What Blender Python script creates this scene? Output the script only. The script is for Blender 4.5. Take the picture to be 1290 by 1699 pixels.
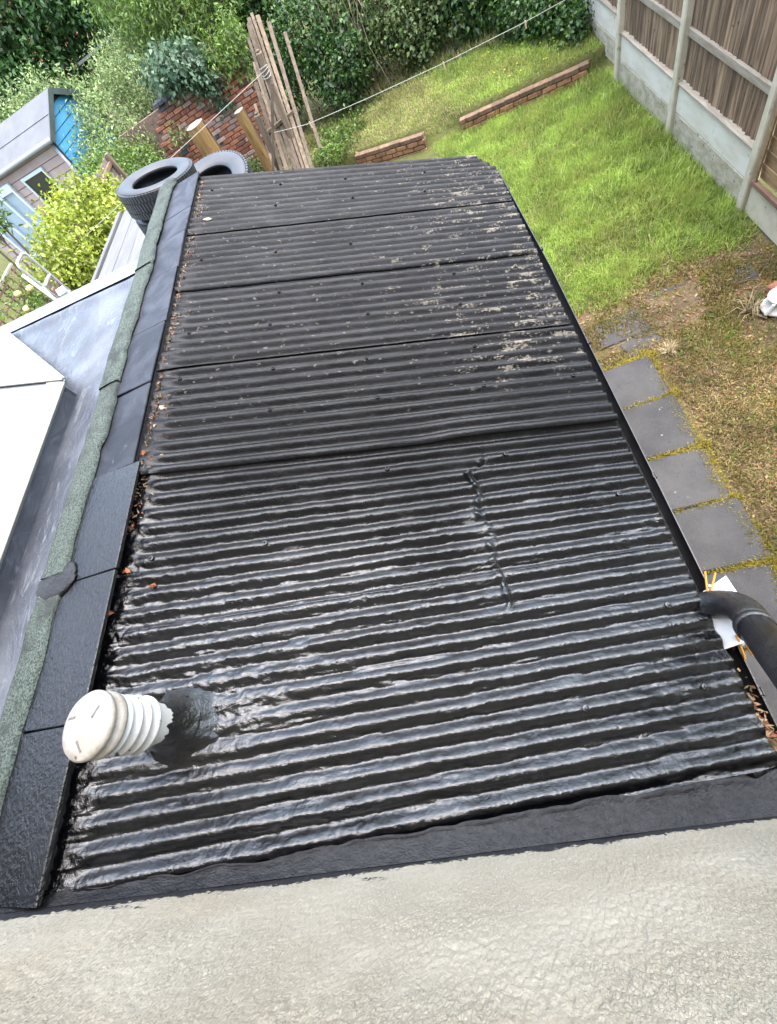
import bpy, bmesh, math, random
import numpy as np
from mathutils import Matrix, Vector
random.seed(7); rng = np.random.default_rng(11)
S = bpy.context.scene
for o in list(bpy.data.objects): bpy.data.objects.remove(o)
COL = S.collection
# ------------------------------------------------------------------ camera
cam_d = bpy.data.cameras.new('camera'); cam = bpy.data.objects.new('camera', cam_d); COL.objects.link(cam)
cam_d.sensor_fit = 'VERTICAL'; cam_d.sensor_height = 36.0; cam_d.lens = 36.0*698.94/1699.0
cam_d.clip_start = 0.02; cam_d.clip_end = 900
RW = ((0.91813914, -0.27117794, -0.28893434), (-0.10634971, -0.8710384, 0.47956422), (-0.38172014, -0.4095786, -0.82857414))
cam.matrix_world = Matrix([(RW[i][0], -RW[i][1], -RW[i][2], (0.0, 0.0, 4.0)[i]) for i in range(3)] + [(0, 0, 0, 1)])
S.camera = cam
# ------------------------------------------------------------------ sky, sun, exposure
SUN_EL, SUN_AZ = math.radians(76), math.radians(75)      # azimuth from +y towards +x
W = bpy.data.worlds.new('World'); S.world = W; W.use_nodes = True
nt = W.node_tree; nt.nodes.clear()
out = nt.nodes.new('ShaderNodeOutputWorld'); bg = nt.nodes.new('ShaderNodeBackground')
sky = nt.nodes.new('ShaderNodeTexSky'); sky.sky_type = 'NISHITA'; sky.sun_disc = False
sky.sun_elevation = SUN_EL; sky.sun_rotation = SUN_AZ; sky.air_density = 1.2; sky.dust_density = 2.5; sky.ozone_density = 1.0
hs = nt.nodes.new('ShaderNodeHueSaturation'); hs.inputs['Saturation'].default_value = 0.82
nt.links.new(sky.outputs[0], hs.inputs['Color']); nt.links.new(hs.outputs[0], bg.inputs[0]); nt.links.new(bg.outputs[0], out.inputs[0])
bg.inputs[1].default_value = 0.15
sd = bpy.data.lights.new('sun', 'SUN'); sun = bpy.data.objects.new('sun', sd); COL.objects.link(sun)
sd.energy = 1.25; sd.angle = math.radians(95); sd.color = (1.0, 0.975, 0.95)
sv = Vector((math.sin(SUN_AZ)*math.cos(SUN_EL), math.cos(SUN_AZ)*math.cos(SUN_EL), math.sin(SUN_EL)))
sun.rotation_euler = sv.to_track_quat('Z', 'Y').to_euler(); sun.location = (0, 0, 30)
vs = S.view_settings; vs.view_transform = 'Standard'; vs.look = 'None'; vs.exposure = 3.02; vs.gamma = 1.0; vs.use_curve_mapping = False

# ------------------------------------------------------------------ material helpers
ALB = 0.62                                                 # reflectances as measured under this exposure
def sc(c, f=None): return tuple(v*(f or ALB) for v in c)
def mk(name):
    m = bpy.data.materials.new(name); m.use_nodes = True
    n = m.node_tree; n.nodes.clear()
    o = n.nodes.new('ShaderNodeOutputMaterial'); b = n.nodes.new('ShaderNodeBsdfPrincipled')
    n.links.new(b.outputs[0], o.inputs[0])
    return m, n, b
class NB:
    """small node builder: every method returns an output socket"""
    def __init__(s, n): s.n = n
    def put(s, sock, v):
        if isinstance(v, bpy.types.NodeSocket): s.n.links.new(v, sock)
        elif v is not None: sock.default_value = v
    def pos(s): return s.n.nodes.new('ShaderNodeNewGeometry').outputs['Position']
    def island(s): return s.n.nodes.new('ShaderNodeNewGeometry').outputs['Random Per Island']
    def orand(s): return s.n.nodes.new('ShaderNodeObjectInfo').outputs['Random']
    def math(s, op, a, b=None, clamp=False):
        k = s.n.nodes.new('ShaderNodeMath'); k.operation = op; k.use_clamp = clamp
        s.put(k.inputs[0], a); s.put(k.inputs[1], b); return k.outputs[0]
    def vmul(s, v, sc):
        k = s.n.nodes.new('ShaderNodeVectorMath'); k.operation = 'MULTIPLY'; s.put(k.inputs[0], v); k.inputs[1].default_value = sc; return k.outputs[0]
    def vadd(s, v, a):
        k = s.n.nodes.new('ShaderNodeVectorMath'); k.operation = 'ADD'; s.put(k.inputs[0], v); s.put(k.inputs[1], a); return k.outputs[0]
    def vlen(s, v):
        k = s.n.nodes.new('ShaderNodeVectorMath'); k.operation = 'LENGTH'; s.put(k.inputs[0], v); return k.outputs['Value']
    def sep(s, v):
        k = s.n.nodes.new('ShaderNodeSeparateXYZ'); s.put(k.inputs[0], v); return k.outputs
    def noise(s, v, scale, detail=3, rough=0.55, dist=0.0):
        k = s.n.nodes.new('ShaderNodeTexNoise'); s.put(k.inputs['Vector'], v); k.inputs['Scale'].default_value = scale
        k.inputs['Detail'].default_value = detail; k.inputs['Roughness'].default_value = rough; k.inputs['Distortion'].default_value = dist
        return k.outputs[0]
    def vor(s, v, scale, feat='F1'):
        k = s.n.nodes.new('ShaderNodeTexVoronoi'); k.feature = feat; s.put(k.inputs['Vector'], v); k.inputs['Scale'].default_value = scale; return k.outputs['Distance']
    def ramp(s, v, a, b, x=0.0, y=1.0):
        k = s.n.nodes.new('ShaderNodeMapRange'); k.interpolation_type = 'SMOOTHSTEP'
        s.put(k.inputs[0], v); s.put(k.inputs[1], a); s.put(k.inputs[2], b); k.inputs[3].default_value = x; k.inputs[4].default_value = y; return k.outputs[0]
    def mix(s, f, a, b):
        k = s.n.nodes.new('ShaderNodeMix'); k.data_type = 'RGBA'
        s.put(k.inputs[0], f); s.put(k.inputs[6], a if isinstance(a, bpy.types.NodeSocket) else (*a, 1)); s.put(k.inputs[7], b if isinstance(b, bpy.types.NodeSocket) else (*b, 1)); return k.outputs[2]
    def fmix(s, f, a, b):
        k = s.n.nodes.new('ShaderNodeMix'); k.data_type = 'FLOAT'; s.put(k.inputs[0], f); s.put(k.inputs[2], a); s.put(k.inputs[3], b); return k.outputs[0]
    def val(s, c, v):
        k = s.n.nodes.new('ShaderNodeHueSaturation'); s.put(k.inputs['Color'], c if isinstance(c, bpy.types.NodeSocket) else (*c, 1)); s.put(k.inputs['Value'], v); return k.outputs[0]
    def bump(s, h, strength, dist=0.01, nrm=None):
        k = s.n.nodes.new('ShaderNodeBump'); s.put(k.inputs['Height'], h); s.put(k.inputs['Strength'], strength); k.inputs['Distance'].default_value = dist
        if nrm is not None: s.put(k.inputs['Normal'], nrm)
        return k.outputs[0]
def M(name, c1, c2=None, scale=6, rough=0.75, bump=0.0, bscale=60, stretch=(1, 1, 1), rnd=0.0, lo=0.35, hi=0.65, spec=0.4, speck=None, bdist=0.01, metal=0.0):
    """plain procedural surface: two colours mixed by noise, per-object tone, optional specks, bump"""
    m, n, b = mk(name); k = NB(n); p = k.vmul(k.pos(), stretch); c1 = sc(c1); c2 = sc(c2) if c2 else None; speck = (sc(speck[0]),)+tuple(speck[1:]) if speck else None
    c = k.mix(k.ramp(k.noise(p, scale, 5, 0.6), lo, hi), c1, c2 if c2 else c1)
    if speck:                                    # (colour, scale, threshold)
        c = k.mix(k.ramp(k.noise(k.pos(), speck[1], 3), speck[2], speck[2]+0.06), c, speck[0])
    if rnd: c = k.val(c, k.math('ADD', k.math('MULTIPLY', k.orand(), 2*rnd), 1-rnd))
    k.put(b.inputs['Base Color'], c); b.inputs['Roughness'].default_value = rough; b.inputs['Specular IOR Level'].default_value = spec; b.inputs['Metallic'].default_value = metal
    if bump: k.put(b.inputs['Normal'], k.bump(k.noise(p, bscale, 4, 0.6), bump, bdist))
    return m
def LEAF(name, cols, rough=0.5, trans=0.35, spec=0.35, dry=None):
    """foliage: each leaf takes its own tone; some light comes through"""
    m, n, b = mk(name); k = NB(n)
    r = n.nodes.new('ShaderNodeValToRGB'); k.put(r.inputs[0], k.island())
    e = r.color_ramp.elements
    while len(e) < len(cols): e.new(0.5)
    for i, c in enumerate(cols): e[i].position = i/(len(cols)-1); e[i].color = (*sc(c), 1)
    c = k.val(r.outputs[0], k.ramp(k.noise(k.pos(), 2.3, 2), 0.3, 0.7, 0.7, 1.3))
    if dry: c = k.mix(k.ramp(k.math('ADD', k.noise(k.pos(), 1.4, 4, 0.6), k.math('MULTIPLY', k.math('SUBTRACT', k.island(), 0.5), 0.25)), 0.46, 0.70, 0.0, 0.75), c, sc(dry))
    k.put(b.inputs['Base Color'], c); b.inputs['Roughness'].default_value = rough; b.inputs['Specular IOR Level'].default_value = spec
    t = n.nodes.new('ShaderNodeBsdfTranslucent'); k.put(t.inputs[0], c)
    mx = n.nodes.new('ShaderNodeMixShader'); mx.inputs[0].default_value = trans
    n.links.new(b.outputs[0], mx.inputs[1]); n.links.new(t.outputs[0], mx.inputs[2])
    n.links.new(mx.outputs[0], n.nodes['Material Output'].inputs[0])
    return m

# ------------------------------------------------------------------ object helpers
WL = {}                                                   # world location of every object's origin
def place(o, origin, parent):
    WL[o.name] = Vector(origin)
    if parent is not None:
        o.parent = parent; o.location = Vector(origin) - WL[parent.name]
    else: o.location = origin
    return o
def mesh(name, V, F, mat, parent=None, origin=None, smooth=False):
    """V in world coordinates; linked as ONE object with its origin at the middle of its base"""
    V = np.asarray(V, float)
    if origin is None: origin = ((V[:, 0].min()+V[:, 0].max())/2, (V[:, 1].min()+V[:, 1].max())/2, V[:, 2].min())
    me = bpy.data.meshes.new(name); L = V - np.array(origin)
    if isinstance(F, np.ndarray):
        k = F.shape[1]; me.vertices.add(len(L)); me.vertices.foreach_set('co', L.astype(np.float32).ravel())
        me.loops.add(F.size); me.loops.foreach_set('vertex_index', F.astype(np.int32).ravel())
        me.polygons.add(len(F)); me.polygons.foreach_set('loop_start', np.arange(0, F.size, k, dtype=np.int32)); me.polygons.foreach_set('loop_total', np.full(len(F), k, np.int32))
        me.update(calc_edges=True)
    else: me.from_pydata([tuple(v) for v in L], [], F); me.update()
    if smooth: me.polygons.foreach_set('use_smooth', np.ones(len(me.polygons), bool))
    me.materials.append(mat)
    o = bpy.data.objects.new(name, me); COL.objects.link(o)
    return place(o, origin, parent)
def tag(o, label=None, cat=None, group=None, kind=None):
    for k, v in (('label', label), ('category', cat), ('group', group), ('kind', kind)):
        if v: o[k] = v
    return o
def thing(name, label, cat, loc, group=None):
    o = bpy.data.objects.new(name, None); COL.objects.link(o); o.empty_display_size = 0.1
    place(o, loc, None); return tag(o, label, cat, group)
def rot(rx=0, ry=0, rz=0): return np.array((Matrix.Rotation(rz, 3, 'Z') @ Matrix.Rotation(ry, 3, 'Y') @ Matrix.Rotation(rx, 3, 'X')))
def boxV(c, s, R=None, bev=0.0, jit=0.0):
    """box as verts and faces; bev chamfers all edges"""
    bm = bmesh.new(); bmesh.ops.create_cube(bm, size=1.0)
    for v in bm.verts:
        v.co = Vector((v.co.x*s[0], v.co.y*s[1], v.co.z*s[2]))
        if jit: v.co += Vector([random.uniform(-jit, jit) for _ in range(3)])
    if bev: bmesh.ops.bevel(bm, geom=list(bm.edges), offset=bev, segments=1, affect='EDGES', profile=0.5)
    bm.verts.index_update()
    V = np.array([v.co[:] for v in bm.verts]); F = [[v.index for v in f.verts] for f in bm.faces]; bm.free()
    if R is not None: V = V @ np.asarray(R).T
    return V + np.array(c), F
def box(name, c, s, mat, parent=None, R=None, bev=0.0, jit=0.0):
    V, F = boxV(c, s, R, bev, jit); return mesh(name, V, F, mat, parent)
def join(parts):
    Vs, Fs, n = [], [], 0
    for V, F in parts:
        Vs.append(np.asarray(V)); Fs += [[i+n for i in f] for f in F]; n += len(V)
    return np.concatenate(Vs), Fs
def frame_of(d):
    d = np.asarray(d, float); d = d/np.linalg.norm(d); a = np.array([0, 0, 1.0]) if abs(d[2]) < 0.9 else np.array([1.0, 0, 0])
    u = np.cross(a, d); u /= np.linalg.norm(u); return d, u, np.cross(d, u)
def beamV(a, b, w, t, bev=0.0, up=None, jit=0.0):
    """rectangular bar from a to b; w along 'up' cross direction, t the other way"""
    a = np.array(a, float); b = np.array(b, float); d, u, v = frame_of(b-a)
    if up is not None:
        v = np.array(up, float); v -= d*np.dot(v, d); v /= np.linalg.norm(v); u = np.cross(v, d)
    R = np.stack([u, v, d], 1); return boxV((a+b)/2, (w, t, np.linalg.norm(b-a)), R, bev, jit)
def beam(name, a, b, w, t, mat, parent=None, bev=0.0, up=None, jit=0.0):
    V, F = beamV(a, b, w, t, bev, up, jit); return mesh(name, V, F, mat, parent)
def tubeV(pts, rad, seg=10, caps=True):
    """tube along points with a radius at each"""
    pts = np.array(pts, float); n = len(pts); rad = np.broadcast_to(np.asarray(rad, float), (n,))
    V = []; F = []; u = None
    for i in range(n):
        d = pts[min(i+1, n-1)] - pts[max(i-1, 0)]; d /= np.linalg.norm(d)
        if u is None: _, u, v = frame_of(d)
        else: u = u - d*np.dot(u, d); u /= np.linalg.norm(u); v = np.cross(d, u)
        a = np.arange(seg)*2*math.pi/seg
        V.append(pts[i] + rad[i]*(np.cos(a)[:, None]*u + np.sin(a)[:, None]*v))
    for i in range(n-1):
        for j in range(seg): F.append([i*seg+j, i*seg+(j+1) % seg, (i+1)*seg+(j+1) % seg, (i+1)*seg+j])
    if caps: F.append(list(range(seg))[::-1]); F.append(list(range((n-1)*seg, n*seg)))
    return np.concatenate(V), F
def tube(name, pts, rad, mat, parent=None, seg=10, caps=True):
    V, F = tubeV(pts, rad, seg, caps); return mesh(name, V, F, mat, parent, smooth=True)
def latheV(prof, c, seg=40, closed=False):
    """profile of (r, z) turned about a vertical axis at c"""
    a = np.arange(seg)*2*math.pi/seg; V = []; F = []
    for r, z in prof: V.append(np.stack([c[0]+r*np.cos(a), c[1]+r*np.sin(a), np.full(seg, c[2]+z)], 1))
    n = len(prof)
    for i in range(n if closed else n-1):
        i2 = (i+1) % n
        for j in range(seg): F.append([i*seg+j, i*seg+(j+1) % seg, i2*seg+(j+1) % seg, i2*seg+j])
    return np.concatenate(V), F
def gridF(nu, nv):
    i, j = np.meshgrid(np.arange(nu-1), np.arange(nv-1), indexing='ij'); a = (i*nv+j).ravel()
    return np.stack([a, a+nv, a+nv+1, a+1], 1)
def hsh(ix, iy, s): 
    h = np.sin(ix*127.1+iy*311.7+s*74.7)*43758.5453; return h-np.floor(h)
def vnoise(x, y, s=0):
    ix, iy = np.floor(x), np.floor(y); fx, fy = x-ix, y-iy; fx = fx*fx*(3-2*fx); fy = fy*fy*(3-2*fy)
    return (hsh(ix, iy, s)*(1-fx)+hsh(ix+1, iy, s)*fx)*(1-fy)+(hsh(ix, iy+1, s)*(1-fx)+hsh(ix+1, iy+1, s)*fx)*fy
def fbm(x, y, s=0, o=3): return sum(vnoise(x*2**i, y*2**i, s+i)*0.5**i for i in range(o))/sum(0.5**i for i in range(o))
def worley(x, y, s=0):
    ix, iy = np.floor(x), np.floor(y); d = np.full(x.shape, 9.0)
    for a in (-1, 0, 1):
        for b in (-1, 0, 1):
            cx, cy = ix+a, iy+b
            d = np.minimum(d, np.hypot(cx+hsh(cx, cy, s)-x, cy+hsh(cx, cy, s+5)-y))
    return d
def sstep(a, b, x): t = np.clip((x-a)/(b-a), 0, 1); return t*t*(3-2*t)

# ------------------------------------------------------------------ materials
def bitumen_mat():
    m, n, b = mk('bitumen_roof'); k = NB(n); p = k.pos(); x, y, z = k.sep(p)
    big = k.noise(p, 1.7, 3)
    wet = k.ramp(k.math('ADD', y, k.math('MULTIPLY', k.math('SUBTRACT', big, 0.5), 0.9)), 1.45, 0.35, 0.0, 1.0)
    old = k.ramp(y, 1.2, 1.75)
    bias = k.math('MULTIPLY', k.ramp(x, -1.0, 0.5, 0.0, 0.15), old)
    st = k.noise(k.vmul(p, (6, 30, 6)), 1.0, 6, 0.7)
    fine = k.noise(p, 70, 4, 0.6)
    lich = k.ramp(k.math('ADD', k.math('ADD', st, bias), k.math('MULTIPLY', k.math('SUBTRACT', fine, 0.5), 0.45)), 0.685, 0.78)
    lich = k.math('MULTIPLY', lich, old)
    fleck = k.math('MULTIPLY', k.ramp(k.noise(k.vmul(p, (26, 70, 26)), 1.0, 3), 0.655, 0.70), old)
    c = k.mix(k.noise(p, 5, 3), (0.0009, 0.0009, 0.0012), (0.002, 0.002, 0.0024))
    grey = k.ramp(k.noise(k.vmul(p, (5, 25, 5)), 1.0, 5, 0.65), 0.42, 0.68)
    c = k.mix(k.math('MULTIPLY', grey, k.math('MULTIPLY', old, 0.55)), c, (0.0075, 0.0075, 0.009))
    c = k.mix(k.math('MAXIMUM', lich, k.math('MULTIPLY', fleck, 0.6)), c, k.mix(k.noise(p, 30), (0.16, 0.14, 0.11), (0.08, 0.073, 0.06)))
    moss = k.math('MULTIPLY', k.ramp(k.noise(k.vmul(p, (9, 24, 9)), 1.3, 5, 0.7), 0.66, 0.72), old)
    c = k.mix(moss, c, (0.03, 0.029, 0.01))
    k.put(b.inputs['Base Color'], c)
    pat = k.ramp(k.noise(k.vmul(p, (3, 9, 3)), 1.0, 5, 0.65), 0.35, 0.65, 0.0, 0.22)
    r = k.fmix(wet, k.math('ADD', k.math('ADD', k.math('MULTIPLY', fine, 0.25), 0.20), pat), k.math('ADD', k.math('MULTIPLY', pat, 0.3), 0.015))
    r = k.fmix(k.math('MAXIMUM', lich, moss), r, 0.85); k.put(b.inputs['Roughness'], r)
    b.inputs['IOR'].default_value = 1.5; k.put(b.inputs['Specular IOR Level'], k.fmix(wet, 0.19, 0.25))
    b.inputs['Coat Weight'].default_value = 0.8; b.inputs['Coat IOR'].default_value = 1.6; k.put(b.inputs['Coat Roughness'], k.math('MULTIPLY', r, 0.8))
    h1 = k.noise(k.vmul(p, (85, 150, 90)), 1.0, 4, 0.6, 0.8); h2 = k.noise(p, 190, 3, 0.6); h3 = k.noise(k.vmul(p, (30, 14, 20)), 1.0, 4, 0.6, 1.0)
    nb = k.bump(h3, k.fmix(wet, 0.2, 0.42), 0.012)
    nb = k.bump(h1, k.fmix(wet, 0.28, 0.36), 0.006, nb); nb = k.bump(h2, k.fmix(wet, 0.4, 0.03), 0.003, nb)
    nb = k.bump(k.math('MAXIMUM', lich, moss), 0.5, 0.003, nb)
    k.put(b.inputs['Normal'], nb); k.put(b.inputs['Coat Normal'], nb); k.put(b.inputs['Coat Weight'], k.math('SUBTRACT', k.fmix(wet, 0.0, 0.62), k.math('MAXIMUM', lich, moss), True))
    return m
def render_mat():
    """cream textured masonry paint with the tar brushed along its foot"""
    m, n, b = mk('cream_render'); k = NB(n); p = k.pos(); x, y, z = k.sep(p)
    c = k.mix(k.ramp(k.noise(p, 2.2, 4), 0.35, 0.65), (0.285, 0.24, 0.175), (0.305, 0.27, 0.208))
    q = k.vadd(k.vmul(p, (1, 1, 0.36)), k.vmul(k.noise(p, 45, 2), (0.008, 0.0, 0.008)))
    ed = k.ramp(k.vor(q, 180, 'DISTANCE_TO_EDGE'), 0.0, 0.30); groove_amt = k.ramp(k.noise(p, 4, 3), 0.3, 0.6)
    c = k.mix(k.math('MULTIPLY', k.math('SUBTRACT', 1.0, ed), k.math('MULTIPLY', groove_amt, 0.45)), c, (0.20, 0.175, 0.125))  # grime and crevice shade painted brown into the groove lines
    c = k.mix(k.ramp(k.noise(k.vmul(p, (1, 1, 0.5)), 150, 4, 0.7), 0.54, 0.70, 0.0, 0.6), c, (0.18, 0.162, 0.12))
    c = k.mix(k.ramp(k.noise(p, 6, 4), 0.55, 0.75, 0.0, 0.35), c, (0.36, 0.318, 0.24))
    hgt = k.math('ADD', z, k.math('MULTIPLY', x, 0.364))                       # height above the roof slope
    e = k.math('ADD', k.math('ADD', k.math('MULTIPLY', k.math('SUBTRACT', k.noise(k.vmul(p, (1, 1, 0.4)), 6, 5, 0.75), 0.5), 0.17), k.math('MULTIPLY', k.math('SUBTRACT', k.noise(p, 75, 3), 0.5), 0.09)), 0.075)
    tar = k.ramp(k.math('ADD', k.math('SUBTRACT', hgt, e), k.math('MULTIPLY', x, 0.018)), 2.312, 2.304)
    for cx, cz, sx, sz, t in ((-1.27, 2.905, 10, 60, 0.5), (-0.62, 2.70, 22, 45, 0.47), (-0.20, 2.46, 20, 30, 0.25)):
        d = k.vlen(k.vmul(k.vadd(p, (-cx, 0.3, -cz)), (sx, 0.0, sz)))
        s_ = k.math('MULTIPLY', k.ramp(d, 1.0, 0.55), k.ramp(k.noise(p, 110, 3), t, t+0.06)); tar = k.math('MAXIMUM', tar, s_)
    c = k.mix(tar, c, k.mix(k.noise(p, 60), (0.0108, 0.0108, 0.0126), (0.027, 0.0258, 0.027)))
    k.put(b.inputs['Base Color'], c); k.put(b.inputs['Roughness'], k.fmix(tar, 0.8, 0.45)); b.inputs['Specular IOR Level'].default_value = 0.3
    nb = k.bump(ed, k.math('ADD', k.math('MULTIPLY', groove_amt, 0.30), 0.10), 0.004); k.put(b.inputs['Normal'], k.bump(k.noise(k.vmul(p, (1, 1, 0.5)), 260, 4, 0.7), 0.85, 0.004, nb))
    return m
def ground_mat():
    m, n, b = mk('soil'); k = NB(n); p = k.pos(); x, y, z = k.sep(p)
    c = k.mix(k.ramp(k.noise(p, 5, 5, 0.7), 0.35, 0.65), (0.0775, 0.05456, 0.031), (0.1302, 0.0961, 0.0527))
    c = k.mix(k.ramp(k.noise(p, 3.1, 5, 0.7), 0.5, 0.66), c, (0.0868, 0.0744, 0.01736))
    c = k.mix(k.ramp(k.noise(p, 60, 4, 0.7), 0.5, 0.7, 0, 0.7), c, (0.0279, 0.02108, 0.0124))
    lawn = k.math('MULTIPLY', k.ramp(k.math('ADD', y, k.math('MULTIPLY', k.noise(p, 2.5), 0.8)), 4.5, 4.9), 0.75)
    c = k.mix(lawn, c, k.mix(k.noise(p, 7), (0.0434, 0.062, 0.01116), (0.0744, 0.0806, 0.0186)))
    k.put(b.inputs['Base Color'], c); b.inputs['Roughness'].default_value = 0.95; b.inputs['Specular IOR Level'].default_value = 0.15
    nb = k.bump(k.noise(p, 14, 5, 0.7), 0.8, 0.05); k.put(b.inputs['Normal'], k.bump(k.noise(p, 90, 4, 0.7), 0.8, 0.012, nb))
    return m
def epdm_mat():
    m, n, b = mk('grey_membrane'); k = NB(n); p = k.pos()
    c = k.mix(k.ramp(k.noise(p, 1.6, 5, 0.6, 0.8), 0.35, 0.65), (0.03069, 0.03348, 0.04018), (0.06696, 0.07143, 0.08091))
    c = k.mix(k.ramp(k.noise(k.vmul(p, (9, 3, 5)), 1.0, 5, 0.7, 1.5), 0.56, 0.70, 0, 0.7), c, (0.1339, 0.1395, 0.1506))
    c = k.mix(k.ramp(k.noise(p, 35, 3), 0.68, 0.74, 0, 0.6), c, (0.0279, 0.0279, 0.0279))
    k.put(b.inputs['Base Color'], c); k.put(b.inputs['Roughness'], k.ramp(k.noise(p, 3), 0.3, 0.7, 0.30, 0.55)); b.inputs['Specular IOR Level'].default_value = 0.4
    nb = k.bump(k.noise(k.vmul(p, (5, 2.4, 4)), 1.6, 5, 0.65, 1.8), 0.28, 0.05); k.put(b.inputs['Normal'], k.bump(k.noise(p, 45, 3, 0.6, 0.5), 0.12, 0.01, nb))
    return m
def felt_mat():
    m, n, b = mk('green_mineral_felt'); k = NB(n); p = k.pos()
    c = k.mix(k.ramp(k.noise(p, 130, 3, 0.8), 0.38, 0.62), (0.0121, 0.01745, 0.01465), (0.0726, 0.08725, 0.07321))
    c = k.mix(k.ramp(k.noise(p, 6, 4, 0.6), 0.5, 0.68, 0, 0.8), c, (0.01902, 0.02013, 0.01952))
    k.put(b.inputs['Base Color'], c); b.inputs['Roughness'].default_value = 0.9; b.inputs['Specular IOR Level'].default_value = 0.2
    k.put(b.inputs['Normal'], k.bump(k.noise(p, 200, 3), 0.7, 0.006)); return m
def coping_mat():
    """roofing slate, the house end of the run brushed over with tar"""
    m, n, b = mk('coping_slate'); k = NB(n); p = k.pos(); x, y, z = k.sep(p)
    tar = k.ramp(y, 1.262, 1.256)
    c = k.mix(k.ramp(k.noise(p, 5, 5, 0.6, 1.0), 0.35, 0.7), (0.010, 0.011, 0.015), (0.027, 0.029, 0.036))
    c = k.mix(k.ramp(k.noise(k.vmul(p, (8, 3, 3)), 1.4, 5, 0.7, 2.0), 0.62, 0.72, 0, 0.5), c, (0.10, 0.10, 0.11))
    c = k.val(c, k.math('ADD', k.math('MULTIPLY', k.orand(), 0.5), 0.75))
    c = k.mix(tar, c, (0.003, 0.003, 0.0035)); k.put(b.inputs['Base Color'], c)
    k.put(b.inputs['Roughness'], k.fmix(tar, 0.55, k.ramp(k.noise(p, 4), 0.3, 0.7, 0.16, 0.34))); k.put(b.inputs['Specular IOR Level'], k.fmix(tar, 0.14, 0.30)); b.inputs['IOR'].default_value = 1.55
    h = k.noise(k.vmul(p, (75, 55, 60)), 1.0, 4, 0.6, 0.4)
    nb = k.bump(h, k.fmix(tar, 0.12, 0.8), 0.007); k.put(b.inputs['Normal'], k.bump(k.noise(p, 9, 3), 0.2, 0.02, nb)); return m
def slab_mat():
    m, n, b = mk('paving_slab'); k = NB(n); p = k.pos()
    c = k.mix(k.ramp(k.noise(p, 2.6, 5, 0.65), 0.35, 0.68), (0.02081, 0.01958, 0.01897), (0.03794, 0.0355, 0.03366))
    c = k.val(c, k.math('ADD', k.math('MULTIPLY', k.orand(), 0.5), 0.75))
    c = k.mix(k.ramp(k.noise(p, 150, 3, 0.7), 0.40, 0.75, 0.0, 0.5), c, (0.0612, 0.05875, 0.05508))
    c = k.mix(k.ramp(k.noise(p, 28, 5, 0.75), 0.60, 0.68, 0.0, 0.8), c, (0.009792, 0.00918, 0.007956))
    c = k.mix(k.math('MULTIPLY', k.ramp(k.vor(k.vadd(p, k.vmul(k.noise(p, 30, 2), (0.017, 0.017, 0))), 11), 0.12, 0.08), k.ramp(k.noise(p, 5, 2), 0.50, 0.58)), c, (0.1224, 0.1193, 0.104))
    c = k.mix(k.ramp(k.noise(p, 7, 5, 0.7), 0.63, 0.72, 0.0, 0.8), c, (0.03672, 0.0306, 0.00918))
    k.put(b.inputs['Base Color'], c); b.inputs['Roughness'].default_value = 0.75; b.inputs['Specular IOR Level'].default_value = 0.3
    nb = k.bump(k.noise(p, 18, 4, 0.6), 0.3, 0.01); k.put(b.inputs['Normal'], k.bump(k.noise(p, 170, 3), 0.5, 0.004, nb)); return m
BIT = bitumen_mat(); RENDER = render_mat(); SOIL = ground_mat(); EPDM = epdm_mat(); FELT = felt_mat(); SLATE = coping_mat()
TAR = M('tar_flashing', (0.007, 0.007, 0.008), (0.021, 0.02, 0.021), 30, 0.42, 0.8, 90, (1, 2, 2), bdist=0.006, spec=0.25)
BLACKP = M('black_plastic', (0.006, 0.006, 0.007), (0.012, 0.012, 0.013), 20, 0.32, 0.15, 120, speck=((0.05, 0.05, 0.05), 160, 0.7))
PIPEM = M('black_rainwater_pipe', (0.010, 0.010, 0.011), (0.022, 0.022, 0.025), 25, 0.3, 0.35, 150, speck=((0.004, 0.004, 0.005), 90, 0.58), spec=0.6)
WHITEP = M('white_upvc', (0.281, 0.288, 0.288), (0.26, 0.271, 0.267), 3, 0.32, 0.0, spec=0.5, speck=((0.45, 0.45, 0.36), 40, 0.74))
WHITED = M('white_upvc_dirty', (0.384, 0.378, 0.312), (0.311, 0.302, 0.215), 9, 0.45, speck=((0.25, 0.24, 0.15), 55, 0.68))
VENTW = M('vent_white', (0.562, 0.562, 0.547), (0.475, 0.461, 0.418), 10, 0.45, 0.1, 60, speck=((0.06, 0.05, 0.045), 26, 0.62))
DEADG = M('vent_slot_grime', (0.10, 0.09, 0.08), (0.20, 0.18, 0.16), 60, 0.8)
VENTC = M('vent_cap_stained', (0.47, 0.44, 0.385), (0.33, 0.29, 0.235), 16, 0.6, 0.3, 60, speck=((0.12, 0.10, 0.09), 38, 0.66))
CONC = M('fence_concrete', (0.54, 0.485, 0.354), (0.67, 0.604, 0.448), 5, 0.9, 0.3, 120, rnd=0.06, speck=((0.30, 0.29, 0.20), 14, 0.66))
CONCP = M('painted_gravel_board', (0.729, 0.704, 0.603), (0.63, 0.584, 0.475), 4, 0.85, 0.15, 80, (0.6, 0.6, 2), speck=((0.38, 0.34, 0.25), 18, 0.66))
CONCD = M('lower_gravel_board', (0.538, 0.494, 0.38), (0.365, 0.327, 0.216), 6, 0.9, 0.3, 90, (1, 1, 2), speck=((0.16, 0.15, 0.09), 24, 0.62))
FWOOD = M('feather_edge_wood', (0.116, 0.069, 0.04), (0.327, 0.224, 0.139), 1.2, 0.85, 0.7, 3.5, (14, 26, 1.6), rnd=0.38, speck=((0.05, 0.035, 0.025), 22, 0.67))
RWOOD = M('rail_wood', (0.285, 0.237, 0.174), (0.398, 0.345, 0.264), 2, 0.85, 0.4, 5, (16, 2, 16), rnd=0.12)
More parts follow.
